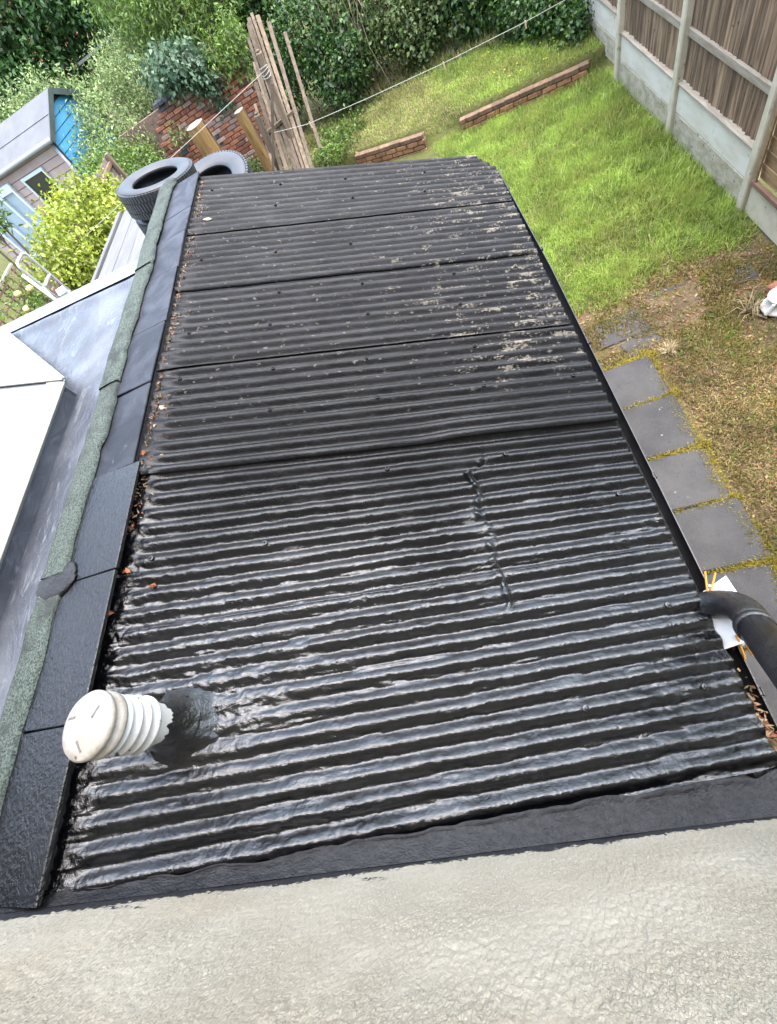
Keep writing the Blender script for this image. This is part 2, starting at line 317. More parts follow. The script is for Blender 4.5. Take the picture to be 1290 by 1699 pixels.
BWOOD = M('brown_larch_lap', (0.25, 0.15, 0.07), (0.36, 0.24, 0.12), 2, 0.8, 0.4, 6, (16, 1.5, 14), rnd=0.2)
NWOOD = M('old_fence_wood', (0.153, 0.113, 0.086), (0.27, 0.216, 0.18), 1.6, 0.85, 0.4, 5, (14, 14, 1.2), rnd=0.28)
NRAIL = M('brown_rail', (0.16, 0.085, 0.05), (0.24, 0.14, 0.09), 3, 0.8, rnd=0.1)
GWOOD = M('silvered_wood', (0.104, 0.071, 0.043), (0.176, 0.128, 0.084), 1.6, 0.85, 0.5, 5, (12, 12, 1.3), rnd=0.45, speck=((0.12, 0.09, 0.06), 26, 0.66))
PLANK = M('grey_plank', (0.107, 0.101, 0.098), (0.142, 0.136, 0.135), 2, 0.6, 0.2, 6, (10, 1, 6), rnd=0.1)
LOGW = M('split_log', (0.314, 0.187, 0.057), (0.218, 0.114, 0.034), 2.0, 0.8, 0.6, 6, (9, 9, 0.9), speck=((0.14, 0.08, 0.04), 11, 0.64))
BARK = M('bark', (0.10, 0.075, 0.05), (0.17, 0.13, 0.095), 8, 0.95, 0.8, 30, (2, 2, 0.6))
LOGEND = M('log_end', (0.216, 0.172, 0.12), (0.288, 0.232, 0.168), 22, 0.9, 0.3, 40)
BRICK = M('red_brick', (0.324, 0.108, 0.056), (0.423, 0.18, 0.099), 14, 0.92, 0.5, 70, rnd=0.42, speck=((0.42, 0.36, 0.31), 20, 0.64))
BRICKB = M('orange_brown_brick', (0.29, 0.135, 0.06), (0.38, 0.20, 0.10), 14, 0.92, 0.5, 70, rnd=0.3, speck=((0.14, 0.10, 0.06), 18, 0.6))
BRICKC = M('mossy_brick_capping', (0.13, 0.075, 0.045), (0.20, 0.125, 0.075), 12, 0.95, 0.5, 60, rnd=0.25, speck=((0.14, 0.13, 0.05), 18, 0.62))
BLUEB = M('blue_engineering_brick', (0.06, 0.062, 0.075), (0.11, 0.11, 0.12), 12, 0.7, 0.3, 60, rnd=0.2)
MORTARD = M('old_lime_mortar', (0.26, 0.17, 0.12), (0.17, 0.11, 0.08), 18, 0.95, 0.4, 80)
MORTAR = M('mortar', (0.30, 0.26, 0.21), (0.20, 0.17, 0.13), 18, 0.95, 0.4, 80)
SLAB = slab_mat()
RUBBER = M('tyre_rubber', (0.016, 0.017, 0.019), (0.035, 0.037, 0.041), 9, 0.55, 0.15, 70, spec=0.5)
RUBBERS = M('tyre_sidewall', (0.018, 0.02, 0.022), (0.031, 0.033, 0.036), 6, 0.5, 0.1, 60, spec=0.5)
SHEDB = M('blue_shed_paint', (0.06, 0.30, 0.52), (0.09, 0.36, 0.58), 3, 0.55, 0.1, 20, rnd=0.08)
SHEDP = M('dusty_pink_cladding', (0.425, 0.306, 0.272), (0.493, 0.374, 0.332), 3, 0.7, 0.1, 30, rnd=0.07)
SHEDR = M('grey_roof_felt', (0.119, 0.122, 0.13), (0.144, 0.147, 0.155), 3, 0.85, 0.2, 120)
DARKG = M('dark_green_trim', (0.045, 0.06, 0.055), (0.065, 0.08, 0.075), 4, 0.5)
PALEG = M('pale_green_frame', (0.62, 0.72, 0.66), (0.66, 0.75, 0.70), 4, 0.45)
PALEB = M('pale_blue_frame', (0.68, 0.78, 0.82), (0.74, 0.82, 0.85), 4, 0.45)
ALU = M('white_aluminium', (0.462, 0.456, 0.422), (0.381, 0.367, 0.326), 12, 0.5, 0.1, 60, speck=((0.30, 0.27, 0.22), 40, 0.68))
GLASS = M('dark_glass', (0.02, 0.025, 0.025), (0.03, 0.035, 0.035), 3, 0.06, spec=0.8)
PGLASS = M('pale_glass', (0.35, 0.45, 0.52), (0.42, 0.52, 0.58), 3, 0.12, spec=0.7)
CARD = M('white_card', (0.656, 0.664, 0.672), (0.624, 0.632, 0.648), 5, 0.55)
PEG = M('orange_peg', (0.72, 0.32, 0.04), (0.62, 0.26, 0.03), 9, 0.45)
WPEG = M('pale_wood_peg', (0.62, 0.46, 0.25), (0.55, 0.40, 0.2), 9, 0.7)
ROPE = M('clothes_line', (0.45, 0.427, 0.375), (0.375, 0.352, 0.3), 30, 0.7)
DEADL = M('dead_leaf', (0.385, 0.128, 0.048), (0.294, 0.098, 0.04), 40, 0.75, rnd=0.25)
PALEL = M('bleached_leaf', (0.56, 0.44, 0.31), (0.45, 0.33, 0.22), 40, 0.75, rnd=0.2)
FARBRICK = M('far_brick', (0.40, 0.17, 0.10), (0.48, 0.23, 0.14), 2, 0.9, 0.2, 40)
ORN = M('white_ceramic', (0.80, 0.80, 0.78), (0.70, 0.69, 0.64), 8, 0.4, 0.1, 30)
IVY = LEAF('ivy_leaf', [(0.015, 0.044, 0.011), (0.037, 0.094, 0.02), (0.069, 0.156, 0.027), (0.125, 0.225, 0.05)], 0.4)
BRAMBLE = LEAF('bramble_leaf', [(0.041, 0.068, 0.02), (0.081, 0.135, 0.034), (0.135, 0.203, 0.054), (0.203, 0.23, 0.081)], 0.5)
DARKT = LEAF('dark_tree_leaf', [(0.03, 0.068, 0.018), (0.053, 0.128, 0.027), (0.09, 0.195, 0.039)], 0.45)
MIDT = LEAF('mid_green_leaf', [(0.068, 0.128, 0.022), (0.135, 0.23, 0.034), (0.23, 0.338, 0.054)], 0.5)
PALES = LEAF('pale_shrub_leaf', [(0.104, 0.182, 0.052), (0.208, 0.312, 0.091), (0.338, 0.442, 0.156), (0.52, 0.585, 0.286)], 0.6)
BLUEG = LEAF('blue_green_leaf', [(0.054, 0.119, 0.059), (0.107, 0.19, 0.098), (0.214, 0.297, 0.167)], 0.5)
GOLD = LEAF('golden_leaf', [(0.148, 0.218, 0.017), (0.297, 0.371, 0.029), (0.435, 0.503, 0.057), (0.554, 0.612, 0.138)], 0.5)
GRASS = LEAF('grass_blade', [(0.152, 0.241, 0.037), (0.305, 0.462, 0.061), (0.456, 0.623, 0.109), (0.63, 0.683, 0.231)], 0.55, 0.45, dry=(0.40, 0.40, 0.10))
DRYG = LEAF('dry_grass', [(0.161, 0.184, 0.04), (0.276, 0.276, 0.069), (0.414, 0.345, 0.138), (0.529, 0.448, 0.23)], 0.7, 0.3)
MOSS = LEAF('moss_strand', [(0.07, 0.05, 0.025), (0.17, 0.115, 0.045), (0.30, 0.215, 0.085), (0.40, 0.31, 0.15), (0.15, 0.16, 0.035), (0.10, 0.075, 0.03)], 0.9, 0.15, 0.1, dry=(0.13, 0.15, 0.03))
YMOSS = LEAF('yellow_moss', [(0.16, 0.14, 0.025), (0.30, 0.24, 0.04), (0.42, 0.33, 0.06)], 0.9, 0.2, 0.1)
STRAW = LEAF('straw', [(0.42, 0.32, 0.17), (0.55, 0.45, 0.27)], 0.8, 0.2)
TWIG = M('dry_twig', (0.30, 0.22, 0.14), (0.42, 0.33, 0.23), 8, 0.85)
PETAL = LEAF('yellow_petal', [(0.78, 0.60, 0.16), (0.85, 0.74, 0.38)], 0.6, 0.3)
DEBRIS = LEAF('gutter_litter', [(0.10, 0.05, 0.03), (0.30, 0.12, 0.06), (0.42, 0.30, 0.18), (0.10, 0.09, 0.04)], 0.85, 0.1, 0.1)

# ------------------------------------------------------------------ the ground
def edge_y(x): return np.interp(x, [-30, -1.05, 0.25, 0.9, 3.1, 30], [11.6, 10.25, 9.62, 9.47, 9.02, 8.6])   # line of the retaining walls
def zt(x, y):
    x = np.asarray(x, float); y = np.asarray(y, float)
    e = edge_y(x); gap = np.exp(-((x-0.57)/0.30)**2); w = 0.06+0.55*gap
    up = 0.26*sstep(e-w*0.3, e+w, y) + 0.035*np.clip(y-e, 0, 8)
    left = 0.5*sstep(-1.2, -3.2, x)*sstep(3.0, 7.5, y)
    far = 0.02*np.clip(y-16, 0, 40)
    near = 0.05*(fbm(x*1.3, y*1.3, 3)-0.5)*sstep(0.9, 1.9, x)*sstep(9, 7, y)
    return np.maximum(up, left)*1.0 + far*0 + near
gx = np.unique(np.concatenate([np.linspace(-160, -14, 22), np.linspace(-14, -3, 56), np.linspace(-3, 4, 120), np.linspace(4, 12, 20), np.linspace(12, 160, 20)]))
gy = np.unique(np.concatenate([np.linspace(-60, -2, 12), np.linspace(-2, 8.6, 120), np.linspace(8.6, 10.8, 74), np.linspace(10.8, 22, 60), np.linspace(22, 300, 24)]))
GX, GY = np.meshgrid(gx, gy, indexing='ij')
tag(mesh('ground', np.stack([GX, GY, zt(GX, GY)], -1).reshape(-1, 3), gridF(len(gx), len(gy)), SOIL, origin=(0, 0, 0), smooth=True), kind='structure')

# ------------------------------------------------------------------ the house (wall below the window the picture is taken from)
TS = math.tan(math.radians(20))
def zr(x): return 2.1 - TS*(np.asarray(x, float)-0.53)          # roof slope
YW = -0.305
house = thing('house', 'cream textured house wall with black tar brushed along its foot', 'house', (-1.0, YW-0.15, 0))
wx = np.linspace(-2.3, 1.3, 820); wz = np.linspace(1.85, 3.75, 400); WX, WZ = np.meshgrid(wx, wz, indexing='ij')
cell = worley(WX/0.0085+0.8*vnoise(WX*80, WZ*30, 2), WZ/0.027+0.8*vnoise(WX*80+9, WZ*30, 3), 1); lump = np.clip(1-cell, 0, 1)**0.7
amp = 0.35+0.65*sstep(0.35, 0.65, fbm(WX*5, WZ*5, 9)); rel = WZ-zr(WX)
amp *= 0.35+0.65*sstep(0.1, 0.45, rel)
WY = YW - 0.0015 + 0.0046*amp*lump + 0.0028*(fbm(WX*190, WZ*60, 4)-0.5) + 0.003*(fbm(WX*3, WZ*3, 5)-0.5)
parts = [(np.stack([WX, WY, WZ], -1).reshape(-1, 3), gridF(820, 400)[:, ::1])]
def quadg(x0, x1, z0, z1):
    return np.array([(x0, YW, z0), (x1, YW, z0), (x1, YW, z1), (x0, YW, z1)])
V = parts[0][0]; F = parts[0][1].tolist(); n0 = len(V); extra = []
for q in ((-9, -2.3, 0, 6.2), (1.3, 5, 0, 6.2), (-2.3, 1.3, 0, 1.85), (-2.3, -1.6, 3.75, 6.2), (1.1, 1.3, 3.75, 6.2), (-1.6, 1.1, 5.1, 6.2)):
    extra.append(quadg(*q)); F.append([n0, n0+1, n0+2, n0+3]); n0 += 4
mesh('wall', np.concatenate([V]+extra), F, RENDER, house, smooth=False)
mesh('eaves', *join([boxV((-2, -0.2, 6.25), (14, 0.3, 0.12)), boxV((-2, -0.03, 6.22), (14, 0.04, 0.24))]), WHITED, house)
wn = mesh('window', *join([boxV((-0.25, -0.42, 3.78), (2.7, 0.07, 0.07)), boxV((-0.25, -0.42, 5.06), (2.7, 0.07, 0.07))]+[boxV((x_, -0.42, 4.42), (0.07, 0.07, 1.21)) for x_ in (-1.565, -0.7, 0.2, 1.065)]), WHITEP, house)  # out of view; made wide and dark-paned so the roof flanks reflect dark
for x0, x1 in ((-1.53, -0.735), (-0.665, 0.165), (0.235, 1.03)): box('pane', ((x0+x1)/2, -0.46, 4.42), (x1-x0, 0.01, 1.21), GLASS, wn)
# fillet of tar between wall and roof
fx = np.linspace(-1.95, 0.62, 260); ft = np.linspace(0, 1, 14); FX, FT = np.meshgrid(fx, ft, indexing='ij')
yo = np.interp(FX, [-1.95, -1.64, 0.6], [-0.285, -0.280, -0.195]) + 0.03*(fbm(FX*9, FX*0, 8)-0.5)
FY = (YW+0.001)*(1-FT) + yo*FT; h0 = 0.052+0.02*(fbm(FX*4, FX*0, 3)-0.5)
FZ = zr(np.clip(FX, -1.66, 1)) + h0*(1-FT)**1.3 + 0.016*FT + 0.007*(fbm(FX*28, FT*6, 6)-0.5)*np.minimum(1, 5*FT)
FZ += 0.012*np.exp(-((FT-0.93)/0.06)**2)*sstep(0.3, 0.7, fbm(FX*14, FT*0, 12))
mesh('flashing', np.stack([FX, FY, FZ], -1).reshape(-1, 3), gridF(260, 14), TAR, house, smooth=True)

# ------------------------------------------------------------------ the lean-to with its corrugated roof
lean = thing('lean_to', 'lean-to with wet black corrugated roof between parapet and gutter', 'outbuilding', (-0.55, 1.8, 0))
PITCH = 0.0722
def tilt(y): return np.interp(y, [-0.3, 0.52, 1.2, 3.19, 3.97], [0.062, 0.045, 0.0, 0.0, -0.06])
def roof_y(x, y): return y + tilt(y)*(x+0.57)
def roof_shape(X, Y, i):
    """height of the painted corrugation above the roof slope"""
    c = 0.5+0.5*np.cos(2*math.pi*Y/PITCH + 0.25*(fbm(X*1.5, Y*3, 21)-0.5)); a = 0.030*(c**0.9)
    fill = 0.7*np.exp(-(((X+1.17)/0.28)**2+((Y-0.19)/0.16)**2))                             # tar packed round the vent
    jx = -0.13+0.09*(fbm(Y*7, Y*0, 31)-0.5)*2
    inj = sstep(0.33, 0.42, Y)*sstep(1.16, 1.08, Y)
    fill = fill + 0.32*np.exp(-((X-jx+0.03)/0.07)**2)*inj*sstep(0.25, 0.7, fbm(X*9, Y*9, 33)) + 0.85*sstep(-1.47, -1.56, X)*sstep(3.4, 1.2, Y)
    a = a*(1-np.clip(fill, 0, 0.8)) + 0.021*np.clip(fill, 0, 0.8)
    a = a + inj*0.004*sstep(jx-0.015, jx+0.02, X)*sstep(0.5, -0.05, X)
    crk = inj*np.exp(-((X-jx)/0.013)**2)*np.clip(fbm(X*30, Y*26, 35)*2-0.55, 0, 1); a = a + 0.024*crk - 0.008*inj*np.exp(-((X-jx-0.020)/0.009)**2)
    wet = sstep(1.4, 0.4, Y)
    soft = 0.25+0.75*sstep(0.35, 0.62, fbm(X*2.3, Y*4, 23))                                   # thick and thin coats
    a = a*(1-0.22*wet*(1-soft)) + 0.004*wet*(fbm(X*3, Y*9, 24)-0.5)
    a = a + (0.0014+0.0056*wet*soft)*(fbm(X*17, Y*38, 7)-0.5)*2 + (0.0007+0.0031*wet*soft)*(fbm(X*62, Y*62, 9)-0.5)*2
    ridge = np.clip(fbm(X*9, Y*60, 17, 2)-0.52, 0, 1)*wet*0.024                              # runs of thick paint along the flanks
    a = a + ridge*(1-c) + fill*0.014*(fbm(X*40, Y*40, 19)-0.5)
    return a
LAPS = [-0.262, 0.52, 1.205, 1.885, 2.575, 3.19, 3.965]
NXS = [420, 420, 300, 220, 200, 180]; NPC = [18, 18, 14, 12, 11, 10]
sheets = []
XL, XR = -1.622, 0.535
for i in range(6):
    y0, y1 = LAPS[i], LAPS[i+1]+(0.05 if i < 5 else 0); nx = NXS[i]; ny = int((y1-y0)/PITCH*NPC[i])
    X, Y = np.meshgrid(np.linspace(XL, XR+0.012*(random.random()-0.5), nx), np.linspace(y0, y1, ny), indexing='ij')
    Z0 = zr(X)
    lift = np.zeros_like(X)
    if i > 0:                                            # the near edge of each sheet rides over the next one
        g = {1: 0.004, 2: 0.010, 3: 0.012, 4: 0.012, 5: 0.013}[i]*np.ones_like(X)
        if i == 2: g = 0.007+0.020*sstep(-0.35, -0.15, X)*(1-0.3*sstep(0.3, 0.55, X))
        lift = g*np.clip(1-(Y-y0)/0.30, 0, 1)**1.2 + (0.004 if i > 1 else -0.003)
    H = roof_shape(X, Y, i)+lift
    Xe = X.copy()
    if i == 5: Xe = np.minimum(X, XR-0.10*sstep(3.70, 3.965, Y))
    Yw = roof_y(X, Y)+0.006*(fbm(X*5, Y*0+i, 40)-0.5)*np.exp(-((Y-y0)/0.02)**2)
    top = np.stack([Xe, Yw, zr(Xe)+H], -1)
    bot = top.copy(); bot[..., 2] -= 0.0065
    n = nx*ny; Fg = gridF(nx, ny)
    V = np.concatenate([top.reshape(-1, 3), bot[:, 0], bot[:, -1], bot[-1, :]]); F = [Fg]
    a = np.arange(nx-1)*ny; b_ = n+np.arange(nx-1); F.append(np.stack([a, a+ny, b_+1, b_], 1)[:, ::-1])          # near edge
    a = np.arange(nx-1)*ny+ny-1; b_ = n+nx+np.arange(nx-1); F.append(np.stack([a, a+ny, b_+1, b_], 1))       # far edge
    a = (nx-1)*ny+np.arange(ny-1); b_ = n+2*nx+np.arange(ny-1); F.append(np.stack([a, a+1, b_+1, b_], 1)[:, ::-1])  # gutter end
    s = mesh('corrugated_sheet', V, np.concatenate(F)[:, ::-1], BIT, lean, smooth=True); sheets.append(s)
    me = s.data; me.polygons.foreach_set('use_smooth', np.arange(len(me.polygons)) < len(Fg)); 
tag(sheets[0], 'wettest glossy black sheet against the house wall'); tag(sheets[5], 'greyer outer sheet flecked with lichen')
def on_roof(x, y, up=0.0):
    i = max(j for j in range(6) if y >= LAPS[j] or j == 0)
    return np.array([x, float(roof_y(x, y)), float(zr(x)+roof_shape(np.array([[x]]), np.array([[y]]), i)[0, 0]+0.005+up)])
NR = np.array([math.sin(math.radians(20)), 0, math.cos(math.radians(20))])
for i in range(6):
    for bx_ in (-1.48, -1.0, -0.52, 0.0, 0.40):
        for ky in (2, 6):
            if random.random() < 0.2: continue
            yy = math.ceil((LAPS[i]+ky*PITCH+0.1)/PITCH)*PITCH
            if yy > LAPS[i+1]-0.03 or (bx_ < -0.9 and i == 0): continue
            p = on_roof(bx_+random.uniform(-.03, .03), yy)
            V1, F1 = tubeV([p-NR*0.003, p+NR*0.004, p+NR*0.0055], [0.012, 0.011, 0.006], 10)
            V2, F2 = tubeV([p+NR*0.004, p+NR*0.010, p+NR*0.012], [0.0055, 0.0055, 0.002], 6)
            mesh('bolt', *join([(V1, F1), (V2, F2)]), BIT, sheets[i])
# gutter
gp = [(0.052*math.cos(t), 0.052*math.sin(t)) for t in np.linspace(math.pi, 2*math.pi, 13)]; gi = [(0.048*math.cos(t), 0.048*math.sin(t)) for t in np.linspace(2*math.pi, math.pi, 13)]
prof = np.array(gp+gi); ys = np.linspace(-0.28, 3.80, 60); gxo = np.interp(ys, [-0.3, 2.5, 3.8], [0.540, 0.540, 0.505])
V = np.concatenate([np.stack([prof[:, 0]+gxo[j], np.full(26, ys[j]), prof[:, 1]+2.052+0.004*math.sin(ys[j]*2)], 1) for j in range(60)])
F = [[j*26+k, (j+1)*26+k, (j+1)*26+(k+1) % 26, j*26+(k+1) % 26] for j in range(59) for k in range(26)] + [list(range(26)), list(range(59*26, 60*26))[::-1]]
gut = mesh('gutter', V, F, BLACKP, lean)
for y in (0.02, 0.92, 1.80, 2.70, 3.5):
    gx0 = float(np.interp(y, [-0.3, 2.5, 3.8], [0.540, 0.540, 0.505]))
    mesh('gutter_clip', *join([boxV((gx0+0.056, y, 2.05), (0.007, 0.03, 0.018), None, 0.002), boxV((gx0+0.05, y, 2.03), (0.012, 0.025, 0.05), None, 0.002)]), BLACKP, gut)
# walls under the roof
box('fascia', (0.475, 1.75, 1.99), (0.025, 3.95, 0.16), BLACKP, lean)
box('wall', (0.40, 1.75, 0.95), (0.11, 4.0, 1.90), MORTAR, lean)
V = np.array([(-1.68, 3.86, 0), (0.34, 3.86, 0), (0.34, 3.86, 2.10), (-1.68, 3.86, 2.84), (-1.68, 3.80, 0), (0.34, 3.80, 0), (0.34, 3.80, 2.10), (-1.68, 3.80, 2.84)])
mesh('wall', V, [[0, 1, 2, 3], [7, 6, 5, 4], [0, 4, 5, 1], [3, 2, 6, 7], [1, 5, 6, 2], [0, 3, 7, 4]], MORTAR, lean)

# ------------------------------------------------------------------ parapet with slates and green felt
par = thing('parapet', 'low parapet capped with slates and green mineral felt', 'parapet', (-1.78, 1.85, 0))
box('wall', (-1.78, 1.90, 1.44), (0.19, 4.36, 2.88), MORTAR, par)
box('upstand', (-1.606, 1.83, 2.872), (0.022, 4.20, 0.085), TAR, par)
CJ = [4.06, 3.54, 3.23, 2.80, 2.27, 1.78, 1.25, 0.72, 0.17, -0.298]
for i in range(9):
    ya, yb = CJ[i+1], CJ[i]; near = i >= 6
    x0, x1 = -1.845, (-1.535 if i in (6, 7) else -1.555 if i == 8 else -1.59); t = 0.012 if not near else 0.016
    z = 2.925+0.004*random.random() + (0.006 if near else 0)
    tl = random.uniform(-0.008, 0.008)
    sk = random.uniform(-0.012, 0.012)
    V, F = boxV(((x0+x1)/2, (ya+yb)/2, z), (x1-x0, yb-ya-(0.006 if not near else 0.002), t), rot(random.uniform(-.006, .006), tl, sk if not near else 0), 0.003, 0.002)
    mesh('coping_slate', V, F, SLATE, par)
# mineral felt in lapped lengths with a draped far side
FJ = [4.12, 3.0, 1.91, 0.80, -0.30]
for i in range(4):
    yb, ya = FJ[i], FJ[i+1]-0.03; xs = np.array([-1.825, -1.827, -1.86, -1.90, -1.950, -1.968, -1.972, -1.976]); dz = np.array([-0.010, 0.006, 0.007, 0.007, 0.006, 0.003, -0.012, -0.33])
    if i == 3: xs = xs-np.array([0.0]*8)
    yy = np.linspace(ya, yb, 60); XX = np.repeat(xs[None], 60, 0); YY = np.repeat(yy[:, None], 8, 1)
    wob = 0.018*(fbm(yy*4, yy*0+i, 50)-0.5)[:, None]; edge = 0.034*(fbm(yy*7, yy*0+i, 51)-0.5)[:, None]*np.array([1, 1, .5, 0, 0, .4, 0.4, .4])
    ZZ = 2.945+dz[None]+0.010*(fbm(YY*7, XX*18, 52)-0.5)+0.003*(3-i) + np.repeat((0.006*np.exp(-((yy-ya)/0.03)**2))[:, None], 8, 1)
    mesh('felt_strip', np.stack([XX+wob+edge, YY, ZZ], -1).reshape(-1, 3), gridF(60, 8)[:, ::-1], FELT, par, smooth=True)
lump = lambda c, s, seed: (lambda u, v: (np.stack([c[0]+s[0]*np.sin(v)*np.cos(u)*(0.7+0.6*fbm(u*2, v*2, seed)), c[1]+s[1]*np.sin(v)*np.sin(u)*(0.7+0.6*fbm(u*2, v*2+7, seed)), c[2]+s[2]*np.cos(v)*(0.7+0.6*fbm(u*2, v*2, seed))], -1).reshape(-1, 3)))(*np.meshgrid(np.linspace(0, 2*math.pi, 25), np.linspace(0.02, math.pi-0.02, 13), indexing='ij'))
mesh('patch', lump((-1.885, 4.06, 2.948), (0.075, 0.12, 0.022), 3), gridF(25, 13), FELT, par, smooth=True)
mesh('patch', lump((-1.868, 0.745, 2.948), (0.105, 0.085, 0.012), 4), gridF(25, 13), TAR, par, smooth=True)

# ------------------------------------------------------------------ neighbour's flat grey roof
ext = thing('neighbour_extension', 'flat grey membrane roof with pale edge trim beyond the green felt', 'extension', (-4.0, 2.0, 0))
ex = np.linspace(-6.4, -1.93, 120); ey = np.linspace(-0.30, 4.45, 130); EX, EY = np.meshgrid(ex, ey, indexing='ij')
yf = np.interp(EX, [-6.4, -4.16, -2.3], [4.25, 3.93, 3.64]); EYY = -0.30+(EY+0.30)/4.75*(yf+0.30)
EZ = 2.74+0.012*(fbm(EX*1.4, EYY*1.1, 61)-0.5)+0.012*(fbm(EX*5, EYY*3, 62)-0.5) + 0.12*sstep(-2.15, -1.95, EX)**1.5
EZ += 0.03*np.exp(-((EYY-yf+0.20)/0.05)**2)
mesh('roof_deck', np.stack([EX, EYY, EZ], -1).reshape(-1, 3), gridF(120, 130), EPDM, ext, smooth=True)
def strip(name, x0, x1, off0, off1, z, mat):
    xs = np.linspace(x0, x1, 40); yv = np.interp(xs, [-6.4, -4.16, -2.3], [4.25, 3.93, 3.64])
    ed = lambda o, zz: np.stack([xs, yv+o, np.full(40, zz)], 1)
    V = np.concatenate([ed(off0, z), ed(off1, z+0.004), ed(off1, z-0.06)]); F = [[r*40+j, r*40+j+1, (r+1)*40+j+1, (r+1)*40+j] for r in (0, 1) for j in range(39)]
    return mesh(name, V, F, mat, ext)
strip('edge_trim', -6.4, -2.15, -0.08, 0.035, 2.768, M('edge_trim_grey', (0.13, 0.14, 0.13), (0.24, 0.25, 0.22), 8, 0.7, 0.2, 60))
strip('drip_strip', -6.4, -2.05, -0.16, -0.085, 2.771, M('drip_strip_grey', (0.19, 0.195, 0.21), (0.27, 0.275, 0.29), 8, 0.4, 0.2, 40))
V = np.array([(-6.4, -0.3, 0), (-2.0, -0.3, 0), (-2.0, 3.54, 0), (-4.16, 3.86, 0), (-6.4, 4.18, 0)]); V2 = V.copy(); V2[:, 2] = 2.70
mesh('wall', np.concatenate([V, V2]), [[j, (j+1) % 5, 5+(j+1) % 5, 5+j] for j in range(5)]+[[5, 6, 7, 8, 9]], MORTAR, ext)

# white faceted roof standing on it
lan = thing('white_roof', 'white hipped conservatory roof with algae along its edge', 'conservatory roof', (-3.6, 1.6, 2.73))
cz = 2.85; c0 = (-2.57, -0.295); c1 = (-2.57, 2.36); c2 = (-3.90, 3.69); c3 = (-5.4, 3.69)
a1 = (-3.70, -0.295, cz+0.80); a1b = (-3.70, 1.935, cz+0.80); a2 = (-4.36, 2.58, cz+0.80); 
def slab3(name, pts, t, mat, parent):
    P = np.array(pts, float); n = np.cross(P[1]-P[0], P[2]-P[0]); n /= np.linalg.norm(n); n = n if n[2] > 0 else -n
    k = len(P); V = np.concatenate([P, P-n*t]); F = [list(range(k)), list(range(2*k-1, k-1, -1))]+[[j, j+k, (j+1) % k+k, (j+1) % k] for j in range(k)]
    return mesh(name, V, F, mat, parent)
slab3('roof_panel', [(*c0, cz), (*c1, cz), a1b, a1], 0.03, WHITEP, lan)
slab3('roof_panel', [(*c1, cz), (*c2, cz), a2, a1b], 0.03, WHITEP, lan)
slab3('roof_panel', [(*c2, cz), (*c3, cz), (-5.4, 2.58, cz+0.80), a2], 0.03, WHITEP, lan)
def on1(u, v): return np.array(c0+(cz,))*(1-v)*(1-u)+np.array(c1+(cz,))*u*(1-v)+v*((1-u)*np.array(a1)+u*np.array(a1b))
def on2(u, v): return np.array(c1+(cz,))*(1-v)*(1-u)+np.array(c2+(cz,))*u*(1-v)+v*((1-u)*np.array(a1b)+u*np.array(a2))
n1 = np.array([0.577, 0, 0.816]); n2 = np.array([0.41, 0.41, 0.816])
beam('edge_bar', on1(0.0, 0.03)+n1*0.004, on1(0.995, 0.03)+n1*0.004, 0.10, 0.012, WHITED, lan, 0.003, up=n1)
beam('edge_bar', on2(0.005, 0.03)+n2*0.004, on2(1, 0.03)+n2*0.004, 0.10, 0.012, WHITED, lan, 0.003, up=n2)
beam('hip_bar', np.array(c1+(cz,))+np.array((0, 0, 0.016)), np.array(a1b)+np.array((0, 0, 0.016)), 0.045, 0.012, WHITEP, lan, 0.003, up=(0.45, 0.2, 0.85))
ks = [c0, c1, c2, c3]
for a, b_ in zip(ks[:-1], ks[1:]):
    beam('kerb', (a[0]-0.06, a[1]-(0.04 if a is c1 else 0), 2.785), (b_[0]-0.06, b_[1]-0.06, 2.785), 0.06, 0.10, EPDM, lan, up=(0, 0, 1))

# ------------------------------------------------------------------ vent pipe
VZ = 0.035
vent = thing('vent_pipe', 'stubby white ribbed vent pipe with stained cap rising from tar', 'vent pipe', (-1.275, 0.145, 2.76))
vc = (-1.272, 0.135, 0.0)
pr = [(0.064, 2.74), (0.064, 2.86), (0.066, 2.90), (0.066, 2.925)]
mesh('pipe', *latheV(pr, vc, 48), VENTW, vent, smooth=True)
pr = [(0.066, 2.915)]
for k_ in range(4): z = 2.925+k_*0.032; pr += [(0.075, z), (0.083, z+0.007), (0.084, z+0.013), (0.074, z+0.019), (0.072, z+0.03)]
pr += [(0.072, 3.06)]
mesh('ribbed_sleeve', *latheV(pr, vc, 48), VENTW, vent, smooth=True)
pr = [(0.070, 3.012), (0.083, 3.015), (0.085, 3.022), (0.085, 3.036), (0.079, 3.042), (0.079, 3.050), (0.086, 3.054), (0.087, 3.066), (0.080, 3.076), (0.055, 3.084), (0.025, 3.087), (0.001, 3.088)]
cap = mesh('cap', *latheV([(r_*1.05, z_+VZ) for r_, z_ in pr], vc, 48), VENTC, vent, smooth=True)
for a in (0.6, 2.7, 4.8):
    c = np.array([vc[0]+0.052*math.cos(a), vc[1]+0.052*math.sin(a), 3.0835+VZ]); box('slot', c, (0.034, 0.009, 0.004), DEADG, cap, rot(0, 0.15, a+0.5), 0.0015)
u, v = np.meshgrid(np.linspace(0, 2*math.pi, 61), np.linspace(0, 1, 16), indexing='ij')
r = 0.0655+0.014*(1-v)**1+0.05*(1-v)**3*(0.8+0.4*fbm(np.cos(u)*2+5, np.sin(u)*2+5, 71)); zz = np.minimum(zr(vc[0]+r*np.cos(u)), 9)+0.012+ v*(0.10+0.07*fbm(np.cos(u)*3+9, np.sin(u)*3+9, 72)) + 0.022*(fbm(np.cos(u)*7+3, np.sin(u)*7+v*6+3, 73)-0.5)
mesh('tar_collar', np.stack([vc[0]+r*np.cos(u), vc[1]+r*np.sin(u), zz], -1).reshape(-1, 3), gridF(61, 16)[:, ::-1], BIT, vent, smooth=True)

